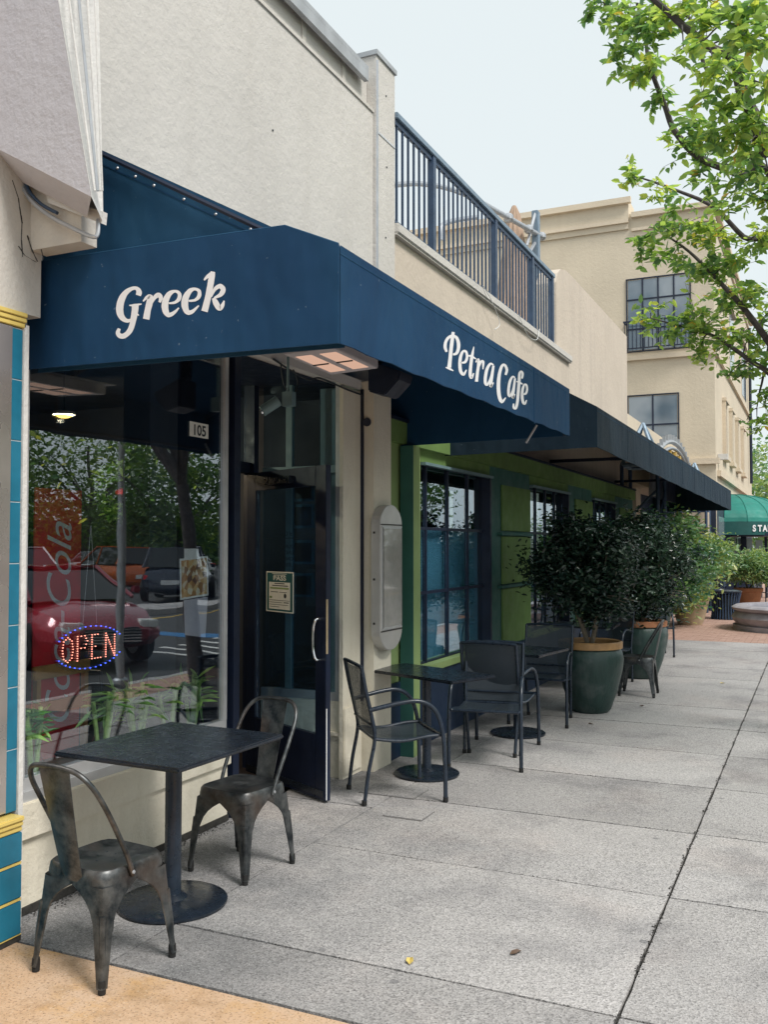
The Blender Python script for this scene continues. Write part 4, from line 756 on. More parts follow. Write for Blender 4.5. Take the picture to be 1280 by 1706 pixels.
MB().add([q(86, -60, 2.779), q(152, 328, 2.779), q(172, 372, 2.985), q(163, -60, 2.985), (-3.0, 2.988, 4.6), (-2.9, 2.988, 3.1)], [(0, 1, 2, 3), (0, 4, 5, 1), (3, 2, 5, 4)]).build('raked_trim', 'trim_white', nb)
for dx, w_ in ((18, .004), (36, .006), (52, .005), (66, .004)):
    MB().tube([q(90 + dx, -50, 2.77 + dx * .002), q(153 + dx * .26, 318, 2.77 + dx * .002)], w_, 6).build('conduit', 'trim_white' if dx != 36 else 'galv', nb, True)
MB().prism([q(75, 322, 2.96), q(171, 352, 2.96), q(169, 372, 2.96), q(80, 338, 2.96)], (0, .028, 0)).build('sill_block', 'trim_white', nb)
MB().tube(smooth_path([q(36, 292, 2.96), q(38, 312, 2.95), q(52, 335, 2.94), q(80, 358, 2.94), q(115, 377, 2.94), q(152, 394, 2.94), q(162, 390, 2.95), q(163, 366, 2.96)], 6), .009, 8).build('bent_conduit', 'galv', nb, True)
MB().tube(smooth_path([q(40, 293, 2.962), q(48, 318, 2.952), q(68, 340, 2.95), q(95, 355, 2.95)], 6), .008, 8).build('bent_conduit', 'rail_metal', nb, True)
def crack(pts, w_=1.0):
    mb = MB(); P = [Vector(q(x, y, 2.9875)) for x, y in pts]; P = [p if p.x > -3.099 else onX(x, y, -3.0985) for p, (x, y) in zip(P, pts)]
    for a, b in zip(P[:-1], P[1:]):
        for k in range(3):
            s0 = a.lerp(b, k / 3); s1 = a.lerp(b, (k + 1) / 3); e_ = Vector((random.uniform(-.003, .003), 0, 0)); ww = random.uniform(.001, .003) * w_
            mb.add([s0 - Vector((ww, ww, 0)), s0 + Vector((ww, ww, 0)), s1 + Vector((ww, ww, 0)) + e_ * 0, s1 - Vector((ww, ww, 0)) + e_ * 0], [(0, 1, 2, 3)])
    mb.build('crack', 'grout', nb)
crack([(20, 300), (30, 330), (33, 352), (36, 372), (35, 400), (37, 428)]); crack([(45, 392), (52, 415), (62, 436)]); crack([(30, 410), (40, 425), (60, 437)]); crack([(68, 415), (72, 432)], .6)
# hook of a lamp chain
MB().tube(smooth_path([q(72, -20, 2.9), q(70, 5, 2.9), q(76, 16, 2.9), q(71, 24, 2.9), q(67, 14, 2.9), q(70, 4, 2.9)], 5), .005, 6).build('iron_hook', 'rail_metal', nb, True)

# ================================================================== FAR BUILDINGS
FY, FX = 25.4, -2.345
fb = thing('tan_building', 'three storey tan stucco building with stepped cornice at the end of the street', 'building', (-8, 33, 0))
box('front_wall', (-17, FY, 0), (FX, 40, 10.15), 'tan', fb)
box('parapet', (-17, FY + .01, 10.151), (FX - .01, 39.9, 10.62), 'tan', fb)
box('raised_parapet', (-17, FY - .05, 10.2), (-4.5, 26.2, 11.02), 'tan', fb)
for (z, h_, d, x1) in ((10.88, .16, .14, -4.42), (10.36, .10, .07, -4.50)): box('cornice', (-17, FY - .05 - d, z), (x1, FY - .051, z + h_), 'tan_trim', fb)
for (z, h_, d) in ((10.48, .14, .12), (10.12, .08, .06)):
    box('cornice', (-4.419, FY - d, z), (FX + d, FY - .001, z + h_), 'tan_trim', fb); box('cornice', (FX + .001, FY, z), (FX + d, 40.1, z + h_), 'tan_trim', fb)
box('string_course', (-4.62, FY - .10, 6.60), (FX + .08, FY - .001, 6.72), 'tan_trim', fb); box('string_course', (FX + .001, FY, 6.60), (FX + .08, 40, 6.72), 'tan_trim', fb)
box('string_course', (FX + .001, FY + .3, 3.45), (FX + .10, 40, 3.6), 'tan_trim', fb); box('string_course', (-5, FY - .1, 3.75), (FX + .1, FY - .001, 3.9), 'tan_trim', fb)
def fwin(x0, x1, z0, z1, nx, zcuts, par, rec=.12):
    f = MB(); f.box((x0 - .03, FY - .03, z0 - .03), (x1 + .03, FY - .002, z0)).box((x0 - .03, FY - .03, z1), (x1 + .03, FY - .002, z1 + .03)).box((x0 - .03, FY - .03, z0 + .0001), (x0, FY - .002, z1 - .0001)).box((x1, FY - .03, z0 + .0001), (x1 + .03, FY - .002, z1 - .0001))
    for i in range(1, nx): x = x0 + (x1 - x0) * i / nx; f.box((x - .02, FY - .028, z0 + .0002), (x + .02, FY - .006, z1 - .0002))
    for z in zcuts: f.box((x0 + .001, FY - .026, z - .02), (x1 - .001, FY - .008, z + .02))
    w_ = f.build('window', 'frame_dark', par); zz = [z0] + list(zcuts) + [z1]
    for i in range(nx):
        for a, b in zip(zz[:-1], zz[1:]): box('pane', (x0 + (x1 - x0) * i / nx + .021, FY - .012, a + .021), (x0 + (x1 - x0) * (i + 1) / nx - .021, FY - .004, b - .021), 'glass_far', w_)
    return w_
fwin(-4.56, -2.94, 6.86, 8.80, 4, [7.45, 8.25], fb)
fwin(-4.56, -3.27, 4.1, 5.64, 2, [4.85], fb)
rb = MB(); rb.box((-4.62, FY - .32, 7.58), (-2.9, FY - .29, 7.62)).box((-4.62, FY - .32, 6.86), (-2.9, FY - .29, 6.89)).box((-4.62, FY - .29, 7.58), (-4.59, FY - .03, 7.62)).box((-2.93, FY - .29, 7.58), (-2.90, FY - .03, 7.62))
for i in range(17): x = -4.6 + i * .105; rb.box((x, FY - .315, 6.8901), (x + .02, FY - .295, 7.5799))
rb.build('juliet_balcony', 'frame_dark', fb)
for i, (y0, y1) in enumerate(((27.5, 28.35), (29.7, 30.5), (32.0, 32.85), (34.4, 35.3))):
    box('side_window', (FX + .002, y0, 4.15), (FX + .01, y1, 5.66), 'glass_far', fb); 
    MB().box((FX + .001, y0 - .12, 4.02), (FX + .14, y1 + .12, 4.14)).box((FX + .001, y0 - .12, 5.67), (FX + .12, y1 + .1, 5.76)).box((FX + .001, y0 - .10, 4.141), (FX + .10, y0 - .003, 5.669)).box((FX + .001, y1 + .003, 4.141), (FX + .05, y1 + .09, 5.669)).build('window_surround', 'tan_trim', fb)
for (y0, y1) in ((30.2, 31.8), (35.2, 37.3)): box('side_window', (FX + .002, y0, 7.0), (FX + .012, y1, 8.9), 'glass_far', fb); box('window_surround', (FX + .001, y0 - .1, 8.91), (FX + .10, y1 + .1, 9.0), 'tan_trim', fb)
MB().tube([(FX + .10, 38.2, 4), (FX + .10, 38.2, 10)], .06, 6).build('downpipe', 'frame_dark', fb)
for (y0, y1) in ((25.9, 28.0), (28.6, 31.0), (31.6, 34)): box('shop_window', (FX + .001, y0, .5), (FX + .02, y1, 2.4), 'glass_far', fb)
box('ground_floor_cladding', (FX + .0005, 25.5, 0), (FX + .0009, 39.9, 3.2), 'wall_shop', fb); box('ground_floor_cladding', (-7, FY - .02, 0), (FX - .01, FY - .0005, 3.2), 'wall_shop', fb)
box('corner_lamp', (FX + .01, 25.9, 3.9), (FX + .25, 26.1, 4.05), 'trim_white', fb)
# building seen through the railing behind the terrace
bb = thing('rooftop_building', 'low tan building with cornice glimpsed through the balcony railing', 'building', (-12, 20, 0))
box('wall', (-17, 18.5, 0), (-8.2, 24, 8.0), 'tan', bb); box('cornice', (-17.1, 18.4, 8.001), (-8.1, 24.1, 8.25), 'tan_trim', bb); box('cornice', (-17.1, 18.42, 7.4), (-8.15, 18.499, 7.5), 'tan_trim', bb)
# shopfront between the green front and the tan building
ds = thing('dark_shopfront', 'dark recessed shopfront with slender columns past the green shopfront', 'building', (-3.6, 21, 0))
box('back_wall', (-4.2, 17.06, 0), (-3.9, 25.3, 4.3), 'wall_shop', ds)
box('pier', (-3.6, 17.4, 0), (-3.0, 17.9, 2.7), 'tan_trim', ds); box('return_wall', (-3.899, 24.2, 0), (-2.5, 24.5, 2.4), 'glass_far', ds); box('upper_wall', (-4.2, 17.951, 2.9), (-3.3, 25.3, 4.2), 'tan', ds)
box('pale_panel', (-3.2, 24.0, 1.95), (-2.4, 24.15, 2.45), 'tan_trim', ds)
# ------- gateway with arched sign
gw = thing('arched_sign', 'arched metal sign with gold letters on lattice gate posts above the slate awning', 'sign', (-2.9, 22, 0))
def lat2(px, py):
    p = onX(px, py, -2.75); return p
ya, yb = lat2(1072, 706), lat2(1158, 772)
def lattice2(p):
    y, zt = p.y, p.z; s = .8; mb = MB()
    for dx in (-.3, .3):
        for dy in (-s / 2, s / 2): mb.tube([(-2.75 + dx, y + dy, 0), (-2.75 + dx, y + dy, zt - .75)], .035, 6)
    k = 0.2
    while k < zt - 1.3: mb.tube([(-2.45, y - s / 2, k), (-2.45, y + s / 2, k + .6)], .022, 5).tube([(-3.05, y - s / 2, k), (-2.45, y - s / 2, k + .6)], .022, 5).tube([(-3.05, y - s / 2, k), (-2.45, y - s / 2, k)], .022, 5); k += .6
    mb.build('lattice_post', 'rail_metal', gw)
    t = MB()
    for dx in (-.3, .3):
        for dy in (-s / 2, s / 2): t.tube([(-2.75 + dx, y + dy, zt - .75), (-2.75, y, zt)], .035, 6)
    for a, b in (((-1, -1), (1, -1)), ((1, -1), (1, 1)), ((1, 1), (-1, 1)), ((-1, 1), (-1, -1))): t.tube([(-2.75 + a[0] * .3, y + a[1] * s / 2, zt - .75), (-2.75 + b[0] * .3, y + b[1] * s / 2, zt - .75)], .035, 6)
    t.build('pyramid_cap', 'rail_cap', gw)
lattice2(ya); lattice2(yb)
ymid = (ya.y + yb.y) / 2; hw = (yb.y - ya.y) / 2 - .5; zc = 2.55
def arcp(r_, x): return [(x, ymid - math.cos(math.pi * i / 24) * hw * r_, zc + math.sin(math.pi * i / 24) * 1.25 * r_) for i in range(25)]
MB().tube(arcp(1.0, -2.70), .045, 8).build('arch_tube', 'galv', gw, True); MB().tube(arcp(.90, -2.70), .035, 8).build('arch_tube', 'galv', gw, True)
tm = MB()
for i in range(4, 21):
    a_ = math.pi * i / 24; y_ = ymid - math.cos(a_) * hw * 1.0; z_ = zc + math.sin(a_) * 1.25; tm.box((-2.73, y_ - .03, z_ + .03), (-2.67, y_ + .03, z_ + .15))
tm.build('arch_teeth', 'galv', gw)['kind'] = 'stuff'
MB().prism([(-2.80, y_, z_) for _, y_, z_ in arcp(.88, 0)], (.03, 0, 0)).build('arch_board', 'wall_shop', gw)
for i, ch in enumerate('ATLESON'):
    u = (i - 3) / 3.0; text('gold_letter', ch, .58, 'gold', gw, (-2.735, ymid + u * hw * .62 - .12, zc + .68 * math.sqrt(max(0, 1 - (u * .75) ** 2)) - .02), FACE_X, .9, .05, bold=.015)
# ------- green dome awning
st_ = thing('green_dome_awning', 'rounded green cloth awning with white capital lettering over the far coffee shop', 'awning', (FX, 30, 2))
mb = MB(); nR, nS = 9, 12; CX, CY, RX_, RY_, RZ_ = FX + .02, 29.6, 1.75, 2.2, .85; zb = 2.30
for i in range(nR + 1):
    a_ = math.pi * (i / nR) - math.pi / 2
    for j in range(nS + 1):
        e_ = (math.pi / 2) * j / nS; mb.v.append((CX + RX_ * math.cos(a_) * math.cos(e_), CY + RY_ * math.sin(a_) * math.cos(e_), zb + RZ_ * math.sin(e_)))
for i in range(nR):
    for j in range(nS): a = i * (nS + 1) + j; mb.f.append((a, a + nS + 1, a + nS + 2, a + 1))
mb.build('canopy', 'starb_green', st_, False)
rbm = MB()
for i in range(nR + 1):
    a_ = math.pi * (i / nR) - math.pi / 2; rbm.tube([(CX + (RX_ + .005) * math.cos(a_) * math.cos(e), CY + (RY_ + .005) * math.sin(a_) * math.cos(e), zb + (RZ_ + .005) * math.sin(e)) for e in np.linspace(0, math.pi / 2 * .97, 10)], .012, 5)
rbm.build('canopy_rib', 'starb_green', st_, True)
mb = MB()
for i in range(nR * 3 + 1):
    a_ = math.pi * (i / (nR * 3)) - math.pi / 2; x, y = CX + RX_ * math.cos(a_), CY + RY_ * math.sin(a_); mb.v += [(x, y, zb), (x, y, zb - .37), (CX + (RX_ - .02) * math.cos(a_), CY + (RY_ - .02) * math.sin(a_), zb - .37)]
for i in range(nR * 3): a = i * 3; mb.f += [(a, a + 1, a + 4, a + 3), (a + 1, a + 2, a + 5, a + 4)]
mb.build('valance', 'starb_dark', st_, True)
word = 'STARBUCKS'
for i, ch in enumerate(word):
    a_ = -math.pi / 2 + .42 + i * .082; x, y = CX + (RX_ + .015) * math.cos(a_), CY + (RY_ + .015) * math.sin(a_)
    tx, ty = -RX_ * math.sin(a_), RY_ * math.cos(a_)
    text('white_letter', ch, .24, 'white_letter', st_, (x, y, zb - .27), (R(90), 0, math.atan2(ty, tx)), .82, .003, bold=.010)
for i, ch in enumerate('COFFEE'):
    a_ = -math.pi / 2 + .80 + i * .10; x, y = CX + (RX_ + .015) * math.cos(a_), CY + (RY_ + .015) * math.sin(a_)
    text('white_letter', ch, .07, 'white_letter', st_, (x, y, zb - .35), (R(90), 0, math.atan2(RY_ * math.cos(a_), -RX_ * math.sin(a_))), 1.1, .002)
cf = thing('coffee_shop_front', 'dark coffee shop entrance with tall grey blinds below the green dome awning', 'shopfront', (-2.2, 31, 0))
for (x0, x1, y_) in ((-2.33, -2.20, 27.6), (-2.05, -1.9, 29.5), (-1.5, -1.42, 31.5)): box('post', (x0, y_, 0), (x1, y_ + .2, 2.35), 'wall_shop', cf)
box('blind', (-2.15, 29.8, .95), (-1.75, 29.84, 1.85), 'pale_blind', cf); box('blind', (-1.72, 30.8, 1.0), (-1.52, 30.84, 1.8), 'pale_blind', cf)
box('low_wall', (-2.33, 27.8, 0), (-1.6, 32, .9), 'wall_shop', cf); box('lintel', (-2.33, 27.81, 1.90), (-1.0, 32, 1.98), 'wall_shop', cf)

# ================================================================== FURNITURE
def table(label, loc, rot, sx, sy, h=.735, br=.25, cr=.038, group='black square cafe tables on the sidewalk'):
    t = thing('cafe_table', label, 'table', loc, group)
    mb = MB().box((-sx / 2, -sy / 2, h - .022), (sx / 2, sy / 2, h)); mb.build('tabletop', 'black_metal', t, True, world=False, bevel=.007)
    MB().lathe([(cr, .02), (cr, h - .0225)], n=24).build('column', 'blue_black_metal', t, True, world=False)
    MB().box((-.12, -.02, h - .035), (.12, .02, h - .0226)).build('bracket', 'black_metal', t, world=False)
    MB().lathe([(br - .012, .0), (br, .004), (br, .014), (br - .01, .020), (br * .6, .024), (cr + .03, .029), (cr + .012, .045), (cr + .004, .05)], n=48).build('base', 'black_metal', t, True, world=False)
    t.rotation_euler = (0, 0, R(rot)); return t
def tolix(label, loc, rot):
    t = thing('metal_chair', label, 'chair', loc, 'gunmetal steel cafe chairs')
    S, H = .165, .425
    # seat: dished rounded square
    mb = MB(); n = 40; k = 0
    def rr(s, c, z):
        out = []
        for i in range(n):
            a = 2 * math.pi * i / n; ca, sa = math.cos(a), math.sin(a); p = 6.0
            r_ = s / ((abs(ca) ** p + abs(sa) ** p) ** (1 / p)); out.append((r_ * ca, r_ * sa, z))
        return out
    rings = [rr(.02, 0, H - .012), rr(S * .75, 0, H - .010), rr(S * .92, 0, H - .003), rr(S, 0, H), rr(S + .006, 0, H - .008), rr(S + .010, 0, H - .030), rr(S + .012, 0, H - .055), rr(S + .008, 0, H - .055), rr(S + .004, 0, H - .02)]
    for rg_ in rings: mb.v += rg_
    for i in range(len(rings) - 1):
        for j in range(n): mb.f.append((i * n + j, i * n + (j + 1) % n, (i + 1) * n + (j + 1) % n, (i + 1) * n + j))
    mb.f.append(tuple(range(n)))
    mb.build('seat', 'tolix', t, True, world=False)
    for hx, hy in ((-.05, 0), (.05, 0), (0, .05), (0, -.05), (.05, .05), (-.05, .05)):
        MB().lathe([(.004, 0), (.004, .001)], (hx, hy, H - .0115), 8).build('drain_hole', 'ink', t, world=False)
    # four legs: corner channel with flared arch wings
    for sx_, sy_ in ((1, 1), (-1, 1), (-1, -1), (1, -1)):
        mb = MB(); T = [0, .05, .12, .25, .45, .62, .74, .83, .90, .96, 1.0]
        for tt in T:
            z = .02 + (H - .054 - .02) * tt; c = .205 - (.205 - S - .011) * tt ** .85
            w_ = .015 + .020 * tt + .125 * max(0, (tt - .50) / .50) ** 3.0; rc = .014 + .018 * tt
            w_ = min(w_, c - .002)
            row = [(c, c - rc - w_, z), (c, c - rc - w_ * .5, z), (c, c - rc, z), (c - rc * .3, c - rc * .3, z), (c - rc, c, z), (c - rc - w_ * .5, c, z), (c - rc - w_, c, z)]
            d = .004; row2 = [(x - d, y - d, z_) for x, y, z_ in row]
            mb.v += [(x * sx_, y * sy_, z_) for x, y, z_ in row + row2]
        for i in range(len(T) - 1):
            for j in range(6):
                a = i * 14 + j; mb.f += [(a, a + 1, a + 15, a + 14), (a + 7, a + 21, a + 22, a + 8)]
            a = i * 14; mb.f += [(a, a + 14, a + 21, a + 7), (a + 6, a + 13, a + 27, a + 20)]
        mb.f.append((0, 1, 2, 3, 4, 5, 6, 13, 12, 11, 10, 9, 8, 7))
        lg = mb.build('leg', 'tolix', t, True, world=False)
        rib = MB().tube([(.186 * sx_, .186 * sy_, .07), (.1815 * sx_, .1815 * sy_, .15), (.170 * sx_, .170 * sy_, .27)], [.011, .013, .014], 8); rib.build('pressed_rib', 'tolix', lg, True, world=False)
        MB().lathe([(.015, 0), (.017, .03), (.015, .05)], (.188 * sx_, .188 * sy_, 0), 12).build('foot', 'rubber', lg, True, world=False)
    mb = MB().box((-.15, -.012, H - .075), (.15, .012, H - .058)).box((-.012, -.15, H - .0755), (.012, .15, H - .0585)); mb.build('brace', 'black_metal', t, world=False)
    # backrest hoop and splat (back is -y)
    hp = smooth_path([(-.182, -.03, .385), (-.186, -.065, .47), (-.190, -.155, .63), (-.180, -.225, .745), (-.135, -.262, .805), (-.06, -.272, .822), (.06, -.272, .822), (.135, -.262, .805), (.180, -.225, .745), (.190, -.155, .63), (.186, -.065, .47), (.182, -.03, .385)], 6)
    MB().tube(hp, .0105, 10).build('back_hoop', 'tolix', t, True, world=False)
    for sx_ in (-1, 1): MB().lathe([(.008, 0), (.006, .004)], (0, 0, 0), 10).build('rivet', 'galv', t, world=False).matrix_basis = Matrix.Translation((sx_ * .192, -.035, .40)) @ Matrix.Rotation(R(90 * sx_), 4, 'Y')
    mb = MB(); N = 14
    for i in range(N + 1):
        u = i / N; z = .375 + (.815 - .375) * u; y = -.168 - .102 * u ** .9; w_ = .056 + .030 * u; cv = .012
        if u > .97: y = -.268
        for j in range(7):
            v = (j - 3) / 3.0; mb.v.append((v * w_, y - cv * (1 - v * v), z))
        for j in range(7):
            v = (j - 3) / 3.0; mb.v.append((v * w_, y - cv * (1 - v * v) + .003, z))
    for i in range(N):
        for j in range(6): a = i * 14 + j; mb.f += [(a, a + 1, a + 15, a + 14), (a + 7, a + 21, a + 22, a + 8)]
        a = i * 14; mb.f += [(a, a + 14, a + 21, a + 7), (a + 6, a + 13, a + 27, a + 20)]
    mb.build('back_splat', 'tolix', t, True, world=False)
    t.rotation_euler = (0, 0, R(rot)); return t
def armchair(label, loc, rot):
    t = thing('mesh_armchair', label, 'armchair', loc, 'dark mesh steel armchairs on the sidewalk')
    H = .415; mt = 'blue_black_metal'
    for s in (-1, 1):
        MB().tube(smooth_path([(.205 * s, -.29, 0), (.212 * s, -.265, .2), (.218 * s, -.225, H), (.222 * s, -.245, .55), (.225 * s, -.285, .72), (.225 * s, -.315, .875)], 6), .0125, 10).build('back_post', mt, t, True, world=False)
        MB().tube(smooth_path([(.268 * s, .235, 0), (.268 * s, .23, .25), (.266 * s, .215, .45), (.262 * s, .165, .585), (.255 * s, .07, .645), (.245 * s, -.06, .64), (.225 * s, -.262, .60)], 6), .0145, 10).build('arm_leg', mt, t, True, world=False)
        for q_ in ((.205 * s, -.29), (.268 * s, .235)): MB().lathe([(.017, 0), (.017, .03)], (q_[0], q_[1], 0), 10).build('foot_cap', 'rubber', t, True, world=False)
        MB().tube(smooth_path([(.218 * s, -.225, H), (.235 * s, -.05, H - .018), (.245 * s, .12, H + .004), (.245 * s, .222, H + .008), (.262 * s, .216, H + .02)], 5), .011, 8).build('side_rail', mt, t, True, world=False)
    MB().tube([(-.245, .222, H + .008), (.245, .222, H + .008)], .011, 8).tube([(-.218, -.225, H), (.218, -.225, H)], .011, 8).build('seat_frame', mt, t, True, world=False)
    MB().tube(smooth_path([(-.225, -.315, .872), (-.1, -.325, .880), (.1, -.325, .880), (.225, -.315, .872)], 5), .0125, 8).tube([(-.221, -.243, .50), (.221, -.243, .50)], .009, 8).build('back_frame', mt, t, True, world=False)
    mb = MB(); N = 8
    for i in range(N + 1):
        u = i / N; y = -.222 + .442 * u; z = H + .004 - .016 * math.sin(math.pi * u) ; wx_ = .215 + .028 * min(1, u * 1.6)
        for j in range(5): v = (j - 2) / 2; mb.v.append((v * wx_, y, z - .008 * (1 - v * v)))
    for i in range(N):
        for j in range(4): a = i * 5 + j; mb.f.append((a, a + 1, a + 6, a + 5))
    mb.build('seat', 'mesh', t, True, world=False)
    mb = MB()
    for i in range(N + 1):
        u = i / N; z = .43 + .435 * u; y = -.222 - .09 * u ** 1.1 - .008 * math.sin(math.pi * u)
        for j in range(5): v = (j - 2) / 2; mb.v.append((v * .217, y - .016 * (1 - v * v), z))
    for i in range(N):
        for j in range(4): a = i * 5 + j; mb.f.append((a, a + 1, a + 6, a + 5))
    mb.build('backrest', 'mesh', t, True, world=False)
    t.rotation_euler = (0, 0, R(rot)); return t
def placed(proto, label, loc, rot):
    c = copy_tree(proto, None, label); c.location = loc; c.rotation_euler = (0, 0, R(rot)); return c
table('black square table nearest the camera in front of the shop window', (-2.72, 3.53, .001), -2, .70, .79)
T2 = table('black rectangular table by the cream entry pillar between two mesh armchairs', (-2.575, 6.26, .001), -22, .92, .46, br=.235, cr=.032)
T3 = table('black square table just in front of the large green glazed pot', (-2.40, 7.93, .001), -8, .70, .66, br=.24)
T4 = table('black square table behind the green pot under the far ficus', (-2.42, 10.75, .001), 4, .68, .66, br=.24)
c1 = tolix('rusty gunmetal chair nearest the camera with its back to the lens', (-2.572, 2.915, .001), -6)
c1.scale = (.97, .97, 1)
placed(c1, 'gunmetal chair on the door side of the front table', (-2.70, 4.07, .001), 172)
placed(c1, 'gunmetal chair beyond the nearest green pot, turned towards the wall', (-1.81, 10.55, .001), 92)
m1 = armchair('mesh armchair beside the cream entry pillar, side on', (-2.545, 5.695, .001), -49)
placed(m1, 'mesh armchair facing the camera at the far end of the pillar table', (-2.28, 6.79, .001), 190)
placed(m1, 'mesh armchair back to back behind the one facing the camera', (-2.37, 7.32, .001), 2)
placed(m1, 'mesh armchair against the nearest green glazed pot', (-2.35, 8.57, .001), 183)
placed(m1, 'mesh armchair half hidden between the two green pots', (-2.30, 11.25, .001), 170)
placed(m1, 'mesh armchair standing past the second green pot', (-2.25, 14.4, .001), 195)

# ================================================================== POTTED PLANTS
def crown_pts(n, c, rx, ry, rz, seed, clumps=40, cs=.3, core=.35):
    rg = np.random.RandomState(seed); C_ = []
    while len(C_) < clumps:
        d = rg.normal(size=3); d /= np.linalg.norm(d); r_ = core + (1 - core) * rg.rand() ** .5
        C_.append(d * r_)
    C_ = np.array(C_); idx = rg.randint(0, clumps, n); sz = cs * (.6 + .8 * rg.rand(clumps))
    p = C_[idx] + rg.normal(size=(n, 3)) * sz[idx][:, None] * .5
    return p * [rx, ry, rz] + np.array(c), rg.rand(clumps)[idx]
def shrub(potname, label, plabel, x, y, potprof, potmat, rimprof, rimmat, c, rad, n, size, leafmat, seed, trunk=True, shift=0., wide=.45):
    pt_ = thing(potname, plabel, 'plant pot', (x, y, 0), 'planters along the sidewalk')
    MB().lathe(potprof, (x, y, 0), 40).build('pot_body', potmat, pt_, True)
    if rimprof: MB().lathe(rimprof, (x, y, 0), 40).build('pot_rim', rimmat, pt_, True)
    zs_top = (rimprof or potprof)[0][1] if False else max(p[1] for p in (rimprof or potprof)); rin = min(p[0] for p in (rimprof or potprof)[-2:])
    s_ = MB(); s_.lathe([(rin * .98, zs_top - .05), (rin * .5, zs_top - .04), (.01, zs_top - .035)], (x, y, 0), 24); s_.build('soil', 'soil', pt_, True)
    pl = thing('potted_shrub', label, 'shrub', (x, y, zs_top - .04), 'shrubs in sidewalk planters')
    rg = random.Random(seed); mb = MB()
    for k in range(4):
        a = k * 1.6 + rg.random(); q0 = Vector((x + .02 * math.cos(a), y + .02 * math.sin(a), zs_top - .05)); q1 = Vector((c[0] + rad[0] * .35 * math.cos(a), c[1] + rad[1] * .35 * math.sin(a), c[2] - rad[2] * .55)); q2 = Vector((c[0] + rad[0] * .5 * math.cos(a), c[1] + rad[1] * .5 * math.sin(a), c[2] + rad[2] * .3))
        mb.tube(smooth_path([q0, q0.lerp(q1, .5) + Vector((0, 0, .03)), q1, q2], 4), [.022 - .0013 * i for i in range(13)], 7)
        for b in range(5): d = Vector((rg.uniform(-1, 1), rg.uniform(-1, 1), rg.uniform(-.2, .9))).normalized(); mb.tube([q1, q1 + Vector((d.x * rad[0] * .7, d.y * rad[1] * .7, d.z * rad[2] * .8))], [.008, .003], 5)
    mb.build('stem', 'bark_ficus', pl, True)
    pts, ct = crown_pts(n, c, *rad, seed, 60, .34, .25)
    rr_ = np.random.RandomState(seed + 5); leaves('foliage', pts, size, leafmat, pl, .25, wide, np.clip(ct * .4 + rr_.rand(n) * .6 + shift, 0, 1), seed)
    return pt_, pl
big = [(.17, 0), (.20, .03), (.265, .22), (.315, .42), (.328, .53), (.31, .60), (.295, .625)]
brim = [(.296, .6255), (.316, .632), (.318, .69), (.300, .70), (.282, .69), (.280, .64)]
shrub('glazed_pot', 'dark leaved ficus in the nearest green pot', 'nearest large green glazed pot with an ochre rim', -2.07, 9.32, big, 'pot', brim, 'pot_rim', (-2.10, 9.30, 1.41), (.53, .50, .46), 15000, .055, 'leaf_ficus', 11)
shrub('glazed_pot', 'dark leaved ficus in the second green pot', 'second green glazed pot behind the gunmetal chair', -2.03, 11.95, [(r_ * 1.05, z * 1.02) for r_, z in big], 'pot', [(r_ * 1.05, z * 1.02) for r_, z in brim], 'terracotta', (-2.0, 11.95, 1.42), (.58, .6, .58), 14000, .06, 'leaf_ficus', 12, shift=.12)
sq = [(.24, 0), (.28, .1), (.40, .55), (.42, .58), (.38, .58), (.37, .54)]
shrub('clay_pot', 'dense mid green ficus between the dark and the pale shrubs', 'dark clay pot hidden behind the second green pot', -2.50, 15.3, sq, 'pot', None, None, (-2.30, 15.2, 1.50), (.85, .8, .72), 8000, .08, 'leaf_lit', 13, shift=-.25)
shrub('sand_pot', 'big pale green shrub bulging over the red brick paving', 'sand coloured tapering pot under the big pale shrub', -2.42, 20.3, sq, 'sandstone_pot', None, None, (-2.42, 19.6, 1.45), (.92, 1.0, .90), 14000, .10, 'leaf_lit', 14, shift=.22)
tcp = [(.22, 0), (.25, .05), (.32, .46), (.335, .47), (.35, .475), (.355, .56), (.33, .56), (.31, .5)]
shrub('terracotta_pot', 'wide feathery green shrub in the terracotta pot near the fountain', 'terracotta pot beside the slatted litter bin', -1.60, 25.4, tcp, 'terracotta', None, None, (-1.50, 25.2, 1.08), (.85, .8, .40), 7000, .10, 'leaf_lit', 15, shift=.05, wide=.3)
# litter bin
lb = thing('litter_bin', 'waisted black slatted litter bin on the brick paving by the fountain', 'litter bin', (-1.88, 22.1, 0))
MB().lathe([(.25, .02), (.25, .55)], (-1.88, 22.1, 0), 20).build('liner', 'ink', lb, True)
for k in range(30):
    a = 2 * math.pi * k / 30; ca, sa = math.cos(a), math.sin(a); pts = [(-1.88 + r_ * ca, 22.1 + r_ * sa, z) for r_, z in ((.30, .0), (.275, .2), (.285, .38), (.335, .60))]
    MB().tube(smooth_path(pts, 3), .014, 4).build('slat', 'rail_metal', lb)
MB().lathe([(.355, .60), (.36, .63), (.22, .66), (.20, .63)], (-1.88, 22.1, 0), 24).build('lid', 'blue_black_metal', lb, True)
# far tables and a person-free terrace corner by the coffee shop
ftt = table('small dark table behind the litter bin by the coffee shop', (-2.0, 26.6, .001), 0, .6, .6, br=.22, group='black square cafe tables on the sidewalk')
placed(m1, 'dark armchair beside the terracotta pot at the coffee shop', (-1.15, 26.2, .001), 120)
